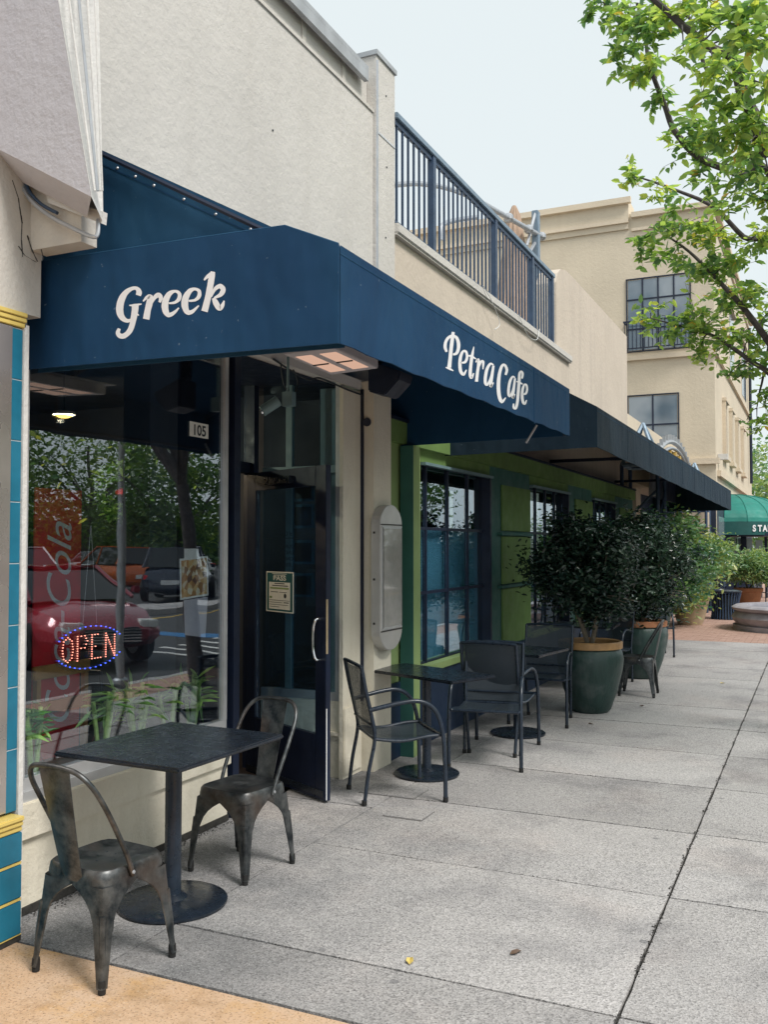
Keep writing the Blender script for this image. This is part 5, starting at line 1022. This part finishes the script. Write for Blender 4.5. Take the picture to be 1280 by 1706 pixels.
# fountain
fo = thing('stone_fountain', 'low round lilac grey stone fountain basin with blue water at the right edge', 'fountain', (-.28, 19.9, 0))
MB().lathe([(1.27, 0), (1.27, .09), (1.20, .10), (1.26, .16), (1.30, .24), (1.24, .33), (1.20, .36), (1.27, .38), (1.29, .43), (1.22, .47), (1.0, .47), (.97, .40), (.97, .2)], (-.28, 19.9, 0), 64).build('basin', 'stone', fo, True)
MB().lathe([(.965, .39), (.5, .392), (.01, .391)], (-.28, 19.9, 0), 48).build('water', 'water', fo, True)
MB().lathe([(.30, .30), (.26, .5), (.16, .7), (.45, .85), (.5, .92), (.1, .9), (.08, 1.1), (.02, 1.15)], (-.28, 19.9, 0), 32).build('centre_piece', 'stone', fo, True)

# ================================================================== BEHIND THE GLASS
def bamboo(i, px, py, lab):
    base = onX(px, py, -3.33); x, y = -3.36, base.y; zb = .536
    t = thing('bamboo_vase', lab, 'vase of bamboo', (x, y, zb), 'vases of lucky bamboo on the window board')
    MB().lathe([(.040, 0), (.055, .03), (.056, .08), (.036, .13), (.032, .17), (.048, .21)], (x, y, zb), 20).build('vase', 'glass_vase', t, True)
    rg = random.Random(i); st2 = MB(); pts = []
    for k in range(4 + i % 3):
        a = rg.uniform(0, 6.28); top = Vector((x + .05 * math.cos(a), y + .07 * math.sin(a), zb + rg.uniform(.24, .38)))
        st2.tube([(x + .015 * math.cos(a), y + .015 * math.sin(a), zb + .01), tuple(top)], .011, 7)
        for m in range(9): pts.append([top.x + rg.uniform(-.01, .01), top.y + rg.uniform(-.01, .01), top.z - m * .012])
    st2.build('bamboo_stalk', 'bamboo', t, True)
    lf = leaves('bamboo_leaves', pts, .115, 'leaf_bamboo', t, -.2, .15, None, 40 + i)
for i, (px, py, lab) in enumerate([(62, 1255, 'vase of bamboo at the left end of the window board'), (176, 1232, 'vase of bamboo with the thickest stalks just behind the table corner'), (236, 1212, 'vase of bamboo in the middle of the window board'), (288, 1205, 'vase of bamboo with grassy leaves second from the door'), (326, 1200, 'vase of bamboo closest to the door end of the window board')]): bamboo(i, px, py, lab)
# red drinks panel
CKX = -3.95
ck = thing('red_cooler', 'tall red drinks cooler with white script lettering standing inside the shop window', 'cooler', (CKX - .3, 4.1, 0))
a = onX(56, 812, CKX); b = onX(134, 812, CKX)
box('cooler_body', (CKX - .5, a.y, .0), (CKX - .001, b.y, a.z), 'wall_shop', ck); fp = box('front_panel', (CKX, a.y, .42), (CKX + .008, b.y, a.z - .0), 'coke_red', ck)
text('script_lettering', 'Coca-Cola', .27, 'white_letter', ck, (CKX + .0085, (a.y + b.y) / 2 + .10, .60), (R(90), R(-90), R(90)), 1.0, 0, 'LEFT', shear=.35)
# wooden chair inside
wc = thing('wooden_chair', 'honey coloured wooden chair just inside the shop window', 'chair', (-3.95, 3.9, .02))
a = onX(58, 1112, -3.9); b = onX(152, 1118, -3.9); zt_ = a.z
MB().box((-3.93, a.y, zt_ - .075), (-3.905, b.y, zt_)).build('top_rail', 'wood', wc, bevel=.006)
MB().box((-3.925, a.y + .02, zt_ - .27), (-3.905, b.y - .02, zt_ - .20)).build('mid_rail', 'dark_wood', wc, bevel=.004)
for y_ in (a.y + .02, b.y - .05): 
    MB().box((-3.935, y_, .02), (-3.905, y_ + .03, zt_ - .076)).build('leg', 'wood', wc); MB().box((-4.32, y_, .02), (-4.29, y_ + .03, .42)).build('leg', 'wood', wc)
MB().box((-4.34, a.y, .42), (-3.90, b.y, .45)).build('seat', 'dark_wood', wc, bevel=.005)
for (yy_, xx_, lab, rz_) in ((4.55, -4.2, 'black bentwood style chair inside the window, left of the food poster', 20), (5.15, -4.6, 'black chair deeper inside the cafe', 200)):
    placed(m1, lab, (xx_, yy_, .021), rz_)['group'] = 'black chairs inside the cafe'
table('dark table inside the cafe behind the bamboo vases', (-4.35, 4.25, .021), 0, .6, .6, group='tables inside the cafe')
# open sign of small lamps
os_ = thing('open_sign', 'oval open sign of red and blue light dots hanging inside the window', 'sign', (-3.34, 3.55, 1.17))
y0s, y1s, z0s, z1s = 3.36, 3.80, 1.035, 1.275
y0s, y1s = onX(92, 1075, -3.34).y, onX(205, 1075, -3.34).y; zc_s = onX(150, 1078, -3.34).z; hz = .105
cyo = (y0s + y1s) / 2; ryo = (y1s - y0s) / 2
MB().prism([(-3.352, cyo + ryo * 1.1 * math.cos(2 * math.pi * i / 40), zc_s + hz * 1.2 * math.sin(2 * math.pi * i / 40)) for i in range(40)], (.006, 0, 0)).build('sign_board', 'glass_vase', os_)
bl = MB(); rd_ = MB()
for i in range(40):
    a_ = 2 * math.pi * i / 40; 
    if abs(math.sin(a_)) > .45: bl.box((-3.345, cyo + ryo * 1.0 * math.cos(a_) - .0026, zc_s + hz * math.sin(a_) - .0026), (-3.339, cyo + ryo * 1.0 * math.cos(a_) + .0026, zc_s + hz * math.sin(a_) + .0026))
bl.build('blue_lamp_row', 'led_blue', os_)
LET = {'O': [(0, .2), (0, .5), (0, .8), (.2, 1), (.5, 1), (.75, .8), (.75, .5), (.75, .2), (.5, 0), (.2, 0)], 'P': [(0, 0), (0, .25), (0, .5), (0, .75), (0, 1), (.3, 1), (.6, .95), (.7, .75), (.6, .5), (.3, .48)],
       'E': [(0, 0), (0, .25), (0, .5), (0, .75), (0, 1), (.3, 1), (.6, 1), (.3, .5), (.55, .5), (.3, 0), (.6, 0)], 'N': [(0, 0), (0, .25), (0, .5), (0, .75), (0, 1), (.2, .7), (.38, .45), (.55, .2), (.7, 0), (.7, .25), (.7, .5), (.7, .75), (.7, 1)]}
STK = {'O': [[(.35, 0), (.08, .15), (0, .5), (.08, .85), (.35, 1), (.62, .85), (.7, .5), (.62, .15), (.35, 0)]], 'P': [[(0, 0), (0, 1), (.5, 1), (.68, .78), (.5, .5), (0, .5)]], 'E': [[(.62, 0), (0, 0), (0, 1), (.62, 1)], [(0, .5), (.5, .5)]], 'N': [[(0, 0), (0, 1), (.65, 0), (.65, 1)]]}
for i, ch in enumerate('OPEN'):
    for pl_s in STK[ch]:
        for (u0, v0), (u1, v1) in zip(pl_s[:-1], pl_s[1:]):
            n_ = max(1, int(math.hypot((u1 - u0) * .5, v1 - v0) / .10))
            for k in range(n_):
                u, v = u0 + (u1 - u0) * k / n_, v0 + (v1 - v0) * k / n_
                y_ = cyo + ryo * (-.80 + i * .42 + u * .42); z_ = zc_s - .060 + v * .120; rd_.box((-3.345, y_ - .0021, z_ - .0021), (-3.339, y_ + .0021, z_ + .0021))
rd_.build('red_lamp_letters', 'led_red', os_)
for y_ in (cyo - .05, cyo + .05): MB().tube([(-3.349, y_, zc_s + hz * 1.1), (-3.349, cyo, 1.75)], .0015, 4).build('hanging_wire', 'galv', os_)
# posters stuck inside the glass
fpz = thing('food_poster', 'crinkled poster with a photo of fried food taped inside the window', 'poster', (-3.264, 4.38, 1.45))
P4 = [onX(x, y, -3.2645) for x, y in ((299, 931), (346, 926), (347, 992), (300, 1000))]
MB().prism([tuple(p) for p in P4], (-.001, 0, 0)).build('sheet', 'paper', fpz)
cc = sum(P4, Vector()) / 4; MB().prism([tuple(cc + (p - cc) * .9 + Vector((.0006, 0, 0))) for p in P4], (-.0004, 0, 0)).build('food_print', 'food_print', fpz)
nl = thing('small_notice', 'small white notice taped above the food poster', 'notice', (-3.264, 4.35, 1.6))
MB().prism([tuple(onX(x, y, -3.2665)) for x, y in ((307, 914), (331, 914), (331, 930), (307, 932))], (-.001, 0, 0)).build('sheet', 'paper', nl)
p = [onX(x, y, -3.2645) for x, y in ((306, 1000), (346, 994), (342, 1062), (308, 1058))]
ln = thing('pale_flyer', 'pale lilac sheet hanging below the food poster', 'notice', tuple(p[0])); MB().prism([tuple(v) for v in p], (-.001, 0, 0)).build('sheet', 'soffit_paint', ln)
# wreaths
for (px, py, lab) in ((196, 818, 'christmas wreath with a red bow on the inner wall, the left one of two'), (262, 862, 'christmas wreath with a red bow on the inner wall, the right one of two')):
    c = onX(px, py, -5.2); t = thing('wreath', lab, 'wreath', tuple(c), 'wreaths inside the cafe'); rg = np.random.RandomState(px)
    a_ = rg.rand(500) * 6.28; pts = np.stack([c.x + rg.normal(size=500) * .03, c.y + .19 * np.cos(a_) + rg.normal(size=500) * .03, c.z + .19 * np.sin(a_) + rg.normal(size=500) * .03], 1)
    leaves('greenery', pts, .07, 'leaf_bamboo', t, 0, .3, None, px)
    MB().lathe([(.01, 0), (.05, .02), (.05, .05), (.01, .07)], (c.x + .04, c.y, c.z - .05), 8).build('bow', 'coke_red', t, True)
# ceiling lamps inside
for (px, py, lab) in ((106, 691, 'round warm ceiling lamp inside the cafe at the left of the window'), (272, 764, 'round yellow ceiling lamp inside the cafe in the middle of the window')):
    p = onX(px, py, -4.6); t = thing('ceiling_lamp', lab, 'lamp', tuple(p), 'warm lamps inside the cafe')
    MB().lathe([(.07, .02), (.075, 0), (.06, -.006)], tuple(p), 24).build('lamp_ring', 'trim_white', t, True); MB().lathe([(.055, -.008), (.03, -.02), (.005, -.022)], tuple(p), 20).build('bulb', 'lamp_warm', t, True)
    MB().tube([(p.x, p.y, p.z + .021), (p.x, p.y, 2.899)], .004, 6).build('drop_rod', 'black_metal', t)
    pl_ = bpy.data.lights.new('lamp_light', 'POINT'); pl_.energy = 22 if px < 200 else 1.5; pl_.color = (1, .78, .5); pl_.shadow_soft_size = .02; po = bpy.data.objects.new('lamp_light', pl_); col.objects.link(po); po.parent = t; po.location = (.0, 0, -.03)
# small framed menus behind the entrance
for i, (px, py) in enumerate(((504, 815), (504, 860), (504, 920), (504, 975))):
    c = onY(px, py, 6.05); t = thing('framed_picture', ['topmost framed picture behind the entry glass', 'second framed picture from the top behind the entry glass', 'third framed picture from the top behind the entry glass', 'lowest framed picture behind the entry glass'][i], 'picture', tuple(c), 'framed pictures behind the entry glass')
    box('picture_frame', (c.x - .09, 6.06, c.z - .09), (c.x + .09, 6.075, c.z + .09), 'frame_teal', t); box('print', (c.x - .07, 6.055, c.z - .07), (c.x + .07, 6.0595, c.z + .07), 'dark_wood', t)

# ================================================================== STREET TREE OVER THE SIDEWALK
TB = Vector((.15, 9.1, 0))
tr = thing('street_tree', 'leafy street tree whose green and yellow branches hang in from the right over the sidewalk', 'tree', tuple(TB))
fork = TB + Vector((-.02, -.35, 2.35)); limbs = MB()
MB().tube(smooth_path([TB, TB + Vector((.03, -.12, .8)), TB + Vector((-.05, -.25, 1.6)), fork], 5), [.10 - .0025 * i for i in range(16)], 12).build('trunk', 'bark', tr, True)
def limb(px, depth, r0, r1, start=None):
    P = [onY(x, y, d) for (x, y), d in zip(px, depth)]
    if start is not None: P = [start] + P
    S = smooth_path(P, 5); n = len(S); limbs.tube(S, [r0 + (r1 - r0) * i / (n - 1) for i in range(n)], 8); return S
main = []
s1 = limb([(1310, 300), (1272, 250), (1262, 205), (1240, 160), (1222, 97), (1190, 82), (1145, 48), (1105, 12), (1060, -25)], [6.6, 5.9, 5.8, 5.7, 5.6, 5.5, 5.4, 5.3, 5.2], .055, .012, fork)
s2 = limb([(1300, 330), (1230, 290), (1165, 262), (1125, 218), (1110, 180), (1096, 145), (1082, 105), (1075, 55), (1062, 5)], [6.8, 6.5, 6.3, 6.2, 6.1, 6.0, 5.9, 5.9, 5.8], .03, .009, fork)
s3 = limb([(1300, 600), (1245, 520), (1200, 470), (1150, 420), (1100, 385)], [8.2, 7.8, 7.6, 7.5, 7.4], .035, .005, fork)
s4 = limb([(1300, 640), (1250, 600), (1190, 560), (1140, 545), (1085, 530)], [8.4, 8.2, 8.0, 7.9, 7.8], .03, .004, fork)
s5 = limb([(1300, 440), (1240, 395), (1190, 345), (1130, 318), (1080, 300), (1045, 290)], [7.6, 7.3, 7.1, 7.0, 6.9, 6.9], .028, .003, fork)
s6 = limb([(1220, 97), (1180, 118), (1150, 30), (1120, 40), (1040, 42), (1010, 10)], [5.6, 5.6, 5.6, 5.7, 5.8, 5.9], .014, .004)
s7 = limb([(1300, 560), (1270, 640), (1262, 680)], [8.4, 8.6, 8.8], .02, .004, fork)
others = []
rg = random.Random(5)
for k in range(9):
    a = k * .75 - 1.2; e = Vector((TB.x + 1.0 + rg.uniform(1.0, 2.6) * math.cos(a), TB.y - .6 + rg.uniform(1.2, 2.8) * math.sin(a), rg.uniform(3.6, 6.6)))
    if e.x < .5: e.x = .6
    S = smooth_path([fork, fork.lerp(e, .5) + Vector((0, 0, .5)), e], 6); limbs.tube(S, [.05 - .0035 * i for i in range(13)], 7); others.append(S)
# leaf clusters: (px, py, radius px, distance along +Y, count)
CL = [(1000, 12, 30, 5.9, 150), (1040, 30, 38, 5.8, 230), (1085, 25, 40, 5.6, 230), (1045, 85, 30, 5.9, 140), (1080, 110, 30, 5.9, 150), (1050, 125, 22, 6.0, 90), (1100, 60, 30, 5.6, 120), (1105, 165, 26, 6.1, 90),
      (1140, 20, 40, 5.4, 190), (1180, 30, 45, 5.2, 220), (1230, 30, 50, 5.0, 240), (1270, 60, 45, 4.9, 200), (1140, 85, 30, 5.0, 60), (1190, 110, 35, 5.3, 120), (1230, 120, 40, 5.5, 150), (1275, 140, 35, 5.3, 130),
      (1170, 160, 26, 5.6, 60), (1215, 175, 38, 5.6, 150), (1265, 195, 40, 5.6, 180), (1160, 205, 32, 6.0, 120), (1200, 225, 42, 5.8, 200), (1250, 240, 45, 5.7, 230), (1140, 235, 26, 6.2, 80), (1110, 225, 16, 6.3, 30),
      (1165, 265, 36, 6.3, 150), (1210, 285, 42, 6.2, 190), (1255, 300, 42, 6.0, 190), (1060, 295, 26, 6.9, 90), (1095, 315, 24, 6.9, 60), (1050, 280, 14, 6.9, 30), (1290, 330, 40, 6.0, 150), (1225, 335, 34, 6.6, 110),
      (1075, 400, 30, 7.4, 150), (1110, 370, 36, 7.3, 200), (1150, 380, 40, 7.3, 230), (1195, 395, 42, 7.3, 230), (1120, 430, 36, 7.5, 190), (1170, 440, 40, 7.5, 230), (1220, 440, 44, 7.5, 240), (1270, 400, 40, 7.2, 180),
      (1085, 525, 30, 7.9, 130), (1120, 545, 36, 7.9, 210), (1165, 525, 42, 7.8, 260), (1205, 500, 42, 7.8, 260), (1250, 490, 42, 7.7, 230), (1170, 575, 26, 8.0, 110), (1205, 560, 38, 8.1, 220), (1250, 560, 42, 8.2, 260),
      (1165, 590, 16, 8.0, 50), (1235, 610, 32, 8.4, 120), (1275, 600, 40, 8.4, 200), (1215, 625, 18, 8.4, 60), (1270, 660, 30, 8.7, 130), (1262, 705, 18, 8.9, 60), (1285, 520, 40, 8, 160), (1245, 700, 10, 8.9, 16)]
pts = []; tn = []; rgn = np.random.RandomState(9)
twig = MB(); limbpts = [p for S in (s1, s2, s3, s4, s5, s6, s7) for p in S]
for (x, y, r_, d, n) in CL:
    n = int(n * .65)
    c = onY(x, y, d); rad = r_ * d / F_PX * 1.05; near = min(limbpts, key=lambda p: (p - c).length)
    if (near - c).length > .03: twig.tube(smooth_path([near, near.lerp(c, .5) + Vector((0, 0, .03)), c], 3), [.006, .0055, .005, .0045, .004, .003, .0025], 5)
    nt_ = max(3, n // 14); bias = rgn.uniform(-.12, .15)
    for k in range(nt_):                      # leaves sit along short sprays
        e = Vector(rgn.normal(size=3)); e.z = e.z * .6 - .15; e.normalize(); e = c + e * rad * rgn.uniform(.5, 1.5); s0 = c + Vector(rgn.normal(size=3)) * rad * .3
        twig.tube([s0, e], [.0025, .0012], 4, caps=False)
        m = n // nt_ + 1
        for j in range(m):
            p = s0.lerp(e, (j + .5) / m) + Vector(rgn.normal(size=3)) * .012; pts.append(tuple(p)); u = rgn.rand(); tn.append(min(1, max(0, .15 + .62 * rgn.rand() + bias + (.4 if u > .95 else 0))))
limbs.build('limb', 'bark', tr, True); twig.build('twig', 'bark', tr)['kind'] = 'stuff'
leaves('foliage', pts, .066, 'leaf_street', tr, .25, .46, tn, 21)
pts = []
for S in others:
    for k in range(900): q_ = S[rgn.randint(5, len(S))]; pts.append(tuple(q_ + Vector(rgn.normal(size=3)) * .42))
pts = [p for p in pts if p[0] > -.03 * p[1] + .25]
leaves('outer_foliage', pts, .085, 'leaf_street', tr, .2, .46, None, 22)

# ================================================================== TREES AND CARS ACROSS THE ROAD (seen mirrored in the glass) AND FAR TREES
def big_tree(label, x, y, h, r_, seed, mat='leaf_far', n=7000, size=.26, group='trees across the car park', z0=-.13, low=.25, pt=None):
    t = thing('leafy_tree', label, 'tree', (x, y, z0), group); rg = random.Random(seed)
    MB().tube(smooth_path([(x, y, z0), (x + .15, y, h * .2), (x - .1, y + .1, h * .45), (x, y, h * .7)], 4), [.22 - .012 * i for i in range(13)], 10).build('trunk', 'bark', t, True)
    mb = MB()
    for k in range(7): a = k * .9 + rg.random(); mb.tube(smooth_path([(x, y, h * .32), (x + r_ * .4 * math.cos(a), y + r_ * .4 * math.sin(a), h * .52), (x + r_ * .75 * math.cos(a), y + r_ * .75 * math.sin(a), h * (.6 + .2 * rg.random()))], 3), [.09 - .01 * i for i in range(7)], 6)
    mb.build('branch', 'bark', t, True)
    p, ct = crown_pts(n, (x, y, z0 + h * (low + 1) / 2), r_, r_, h * (1 - low) / 2, seed, 55, .34, .3)
    rr_ = np.random.RandomState(seed); leaves('crown', p, size, mat, t, .1, .55, np.clip(ct * .5 + rr_.rand(n) * .5, 0, 1), seed); return t
labs = ['nearest car park tree, right across from the shop window', 'broad dark tree in the car park row', 'tall tree behind the orange car', 'tree standing behind the dark parked car', 'tree at the far end of the car park row', 'round tree near the car park exit', 'tree closest to the street corner']
for i, (x, y, h, r_) in enumerate([(22, 13, 8.0, 3.6), (25, 21, 9.5, 4.6), (30, 30, 9.5, 5.0), (21, 36, 7.0, 3.8), (17, 48, 8, 4.0), (34, 44, 11, 5.5), (26, 5, 8, 4)]): big_tree(labs[i], x, y, h, r_, 60 + i, low=.12)
for i, (x, y, h, r_, lab) in enumerate([(-.2, 56, 7.5, 3.6, 'bright green tree at the right edge beyond the tan building'), (2.8, 66, 11, 4.5, 'tall tree rising at the right edge far down the street'), (-4, 75, 9, 5, 'far tree behind the end of the tan building')]):
    big_tree(lab, x, y, h, r_, 80 + i, 'leaf_lit', 6000, .34, 'trees at the end of the street', low=.05)
hd = thing('hedge_bank', 'long bank of shrubs closing the far side of the car park', 'hedge', (45, 30, -.13))
rr_ = np.random.RandomState(4); n = 16000; pts = np.stack([38 + rr_.rand(n) * 8, -8 + rr_.rand(n) * 80, rr_.rand(n) ** 1.2 * 5.5 * (.75 + .25 * np.sin(np.linspace(0, 1, n) * 3)) - .1], 1); leaves('foliage', pts, .5, 'leaf_far', hd, .1, .6, None, 5)
box('bank_core', (41, -8, -.13), (46, 72, 3.4), 'wreath', hd)
def car(label, x, y, rot, paint, col_, group='cars in the car park', suv=False):
    if paint not in M: M[paint] = carpaint(paint, col_)
    t = thing('parked_car', label, 'car', (0, 0, 0), group); hgt = 1.72 if suv else 1.45
    # stations along the length: x, half width, z bottom, z belt
    st = [(-2.25, .70, .42, .72), (-2.15, .80, .30, .88), (-1.7, .88, .24, .97), (-.6, .91, .22, 1.0), (.6, .91, .22, .98), (1.2, .90, .22, .93), (1.8, .87, .24, .84), (2.15, .78, .30, .70), (2.27, .62, .42, .58)]
    if suv: st = [(a, b, c, d + .12) for a, b, c, d in st]
    mb = MB(); m = 12
    for (sx_, hw_, zb_, zt_) in st:
        for j in range(m):
            a = 2 * math.pi * j / m + math.pi / m; ca, sa = math.cos(a), math.sin(a); p = 4
            r1 = 1 / ((abs(ca) ** p + abs(sa) ** p) ** (1 / p)); mb.v.append((sx_, hw_ * r1 * ca, (zb_ + zt_) / 2 + (zt_ - zb_) / 2 * r1 * sa))
    for i in range(len(st) - 1):
        for j in range(m): mb.f.append((i * m + j, i * m + (j + 1) % m, (i + 1) * m + (j + 1) % m, (i + 1) * m + j))
    mb.f += [tuple(range(m)), tuple((len(st) - 1) * m + j for j in range(m))]
    mb.build('body', paint, t, True, world=False)
    zb_ = st[3][3] - .05; x0, x1, x2, x3 = (-2.0 if suv else -1.75), (-1.75 if suv else -.95), .25, 1.15
    g = MB(); w0, w1 = .80, .60
    V = [(x0, w0), (x3, w0), (x2, w1), (x1, w1)]
    g.add([(x0, -w0, zb_), (x3, -w0, zb_), (x2, -w1, hgt - .04), (x1, -w1, hgt - .04), (x0, w0, zb_), (x3, w0, zb_), (x2, w1, hgt - .04), (x1, w1, hgt - .04)], [(0, 1, 2, 3), (7, 6, 5, 4), (0, 3, 7, 4), (1, 5, 6, 2), (3, 2, 6, 7)])
    g.build('windows', 'glass_car', t, world=False)
    rf = MB().box((x1 - .02, -w1 - .01, hgt - .04), (x2 + .03, w1 + .01, hgt)); rf.build('roof', paint, t, True, world=False, bevel=.015)
    pl = MB()
    for s in (-1, 1):
        pl.tube([(x3, s * w0, zb_), (x2, s * w1, hgt - .02)], .035, 6).tube([(x0, s * w0, zb_), (x1, s * w1, hgt - .02)], .05, 6).tube([(-.25, s * (w0 + .01), zb_), (-.3, s * (w1 + .005), hgt - .02)], .03, 6)
    pl.build('window_pillar', paint, t, True, world=False)
    for s in (-1, 1):
        for wx_ in (-1.38, 1.38):
            wh = MB().lathe([(.20, -.11), (.33, -.10), (.345, 0), (.33, .10), (.20, .11)], (0, 0, 0), 24).build('tyre', 'rubber', t, True, world=False); wh.matrix_basis = Matrix.Translation((wx_, s * .83, .345)) @ Matrix.Rotation(R(90), 4, 'X')
            rm = MB().lathe([(.21, -.118), (.19, -.10), (.05, -.12), (.05, .12), (.19, .10), (.21, .118)], (0, 0, 0), 20).build('rim', 'galv', t, True, world=False); rm.matrix_basis = Matrix.Translation((wx_, s * .83, .345)) @ Matrix.Rotation(R(90), 4, 'X')
        MB().box((2.02, s * .56 - .16, .58 + (.12 if suv else 0)), (2.24, s * .56 + .12, .70 + (.12 if suv else 0))).build('headlight', 'white_paint', t, world=False, bevel=.02)
        MB().box((-2.24, s * .62 - .12, .70), (-2.14, s * .62 + .12, .84)).build('tail_light', 'coke_red', t, world=False, bevel=.02)
        MB().box((.80, s * .92, 1.0), (.98, s * 1.05, 1.12)).build('mirror', paint, t, world=False, bevel=.02)
    MB().box((2.15, -.42, .36), (2.29, .42, .60)).build('grille', 'ink', t, world=False, bevel=.02)
    for k in range(5): MB().box((2.288, -.42, .40 + k * .042), (2.30, .42, .412 + k * .042)).build('grille_bar', 'chrome', t, world=False)
    MB().box((-2.30, -.25, .55), (-2.27, .25, .68)).build('number_plate', 'white_paint', t, world=False)
    t.location = (x, y, -.129); t.rotation_euler = (0, 0, R(rot)); return t
car('deep red car nosed up to the kerb, mirrored in the shop window', 4.6, 11.3, 205, 'red_car_paint', (.25, .01, .03))
car('orange hatchback in the car park row', 17.5, 27.5, 25, 'orange_car_paint', (.60, .12, .02), suv=True)
car('dark blue off-road car in the car park row', 12.2, 24.5, 60, 'dark_car_paint', (.015, .025, .05), suv=True)
car('white estate car in the car park row', 13.5, 19.0, 205, 'white_car_paint', (.7, .7, .7), suv=True)
car('grey car driving past along the road', 6.5, 22.5, 80, 'grey_car_paint', (.25, .28, .3))
car('silver car at the back of the car park', 28, 38, 20, 'silver_car_paint', (.5, .52, .55)); car('second white car at the back of the car park', 23, 38.5, 20, 'white_car_paint', (.7, .7, .7))
mk = thing('road_markings', None, None, (5, 14, -.125)); tag(mk, kind='structure')
for k in range(6): 
    MB().prism([(1.15, 11.9 + k * .55, -.1295), (1.15, 12.03 + k * .55, -.1295), (3.9, 12.63 + k * .55, -.1295), (3.9, 12.5 + k * .55, -.1295)], (0, 0, .004)).build('painted_stripe', 'line_paint', mk)
box('painted_line', (8.2, -10, -.1295), (8.32, 60, -.1255), 'yellow_paint', mk); box('blue_patch', (3.4, 14.8, -.1295), (6.4, 15.4, -.1255), 'blue_paint', mk); box('yellow_patch', (1.1, 15.6, -.1295), (2.6, 16.4, -.1255), 'yellow_paint', mk)
isl = box('traffic_island', (8.9, -5, -.129), (10.2, 60, .0), 'sidewalk'); tag(isl, kind='structure')
lp_ = thing('lamp_post', 'slim grey lamp post on the kerb across from the window', 'lamp post', (.72, 8.4, 0))
MB().tube([(.72, 8.4, 0), (.70, 8.35, 3.2), (.68, 8.3, 6.2)], [.045, .04, .035], 12).build('pole', 'galv', lp_, True); MB().box((.5, 8.0, 6.15), (.86, 8.25, 6.25)).build('lantern', 'galv', lp_, bevel=.02); MB().lathe([(.10, 0), (.09, .12), (.065, .14)], (.72, 8.4, 0), 16).build('foot', 'galv', lp_, True)
bpy.context.view_layer.update()
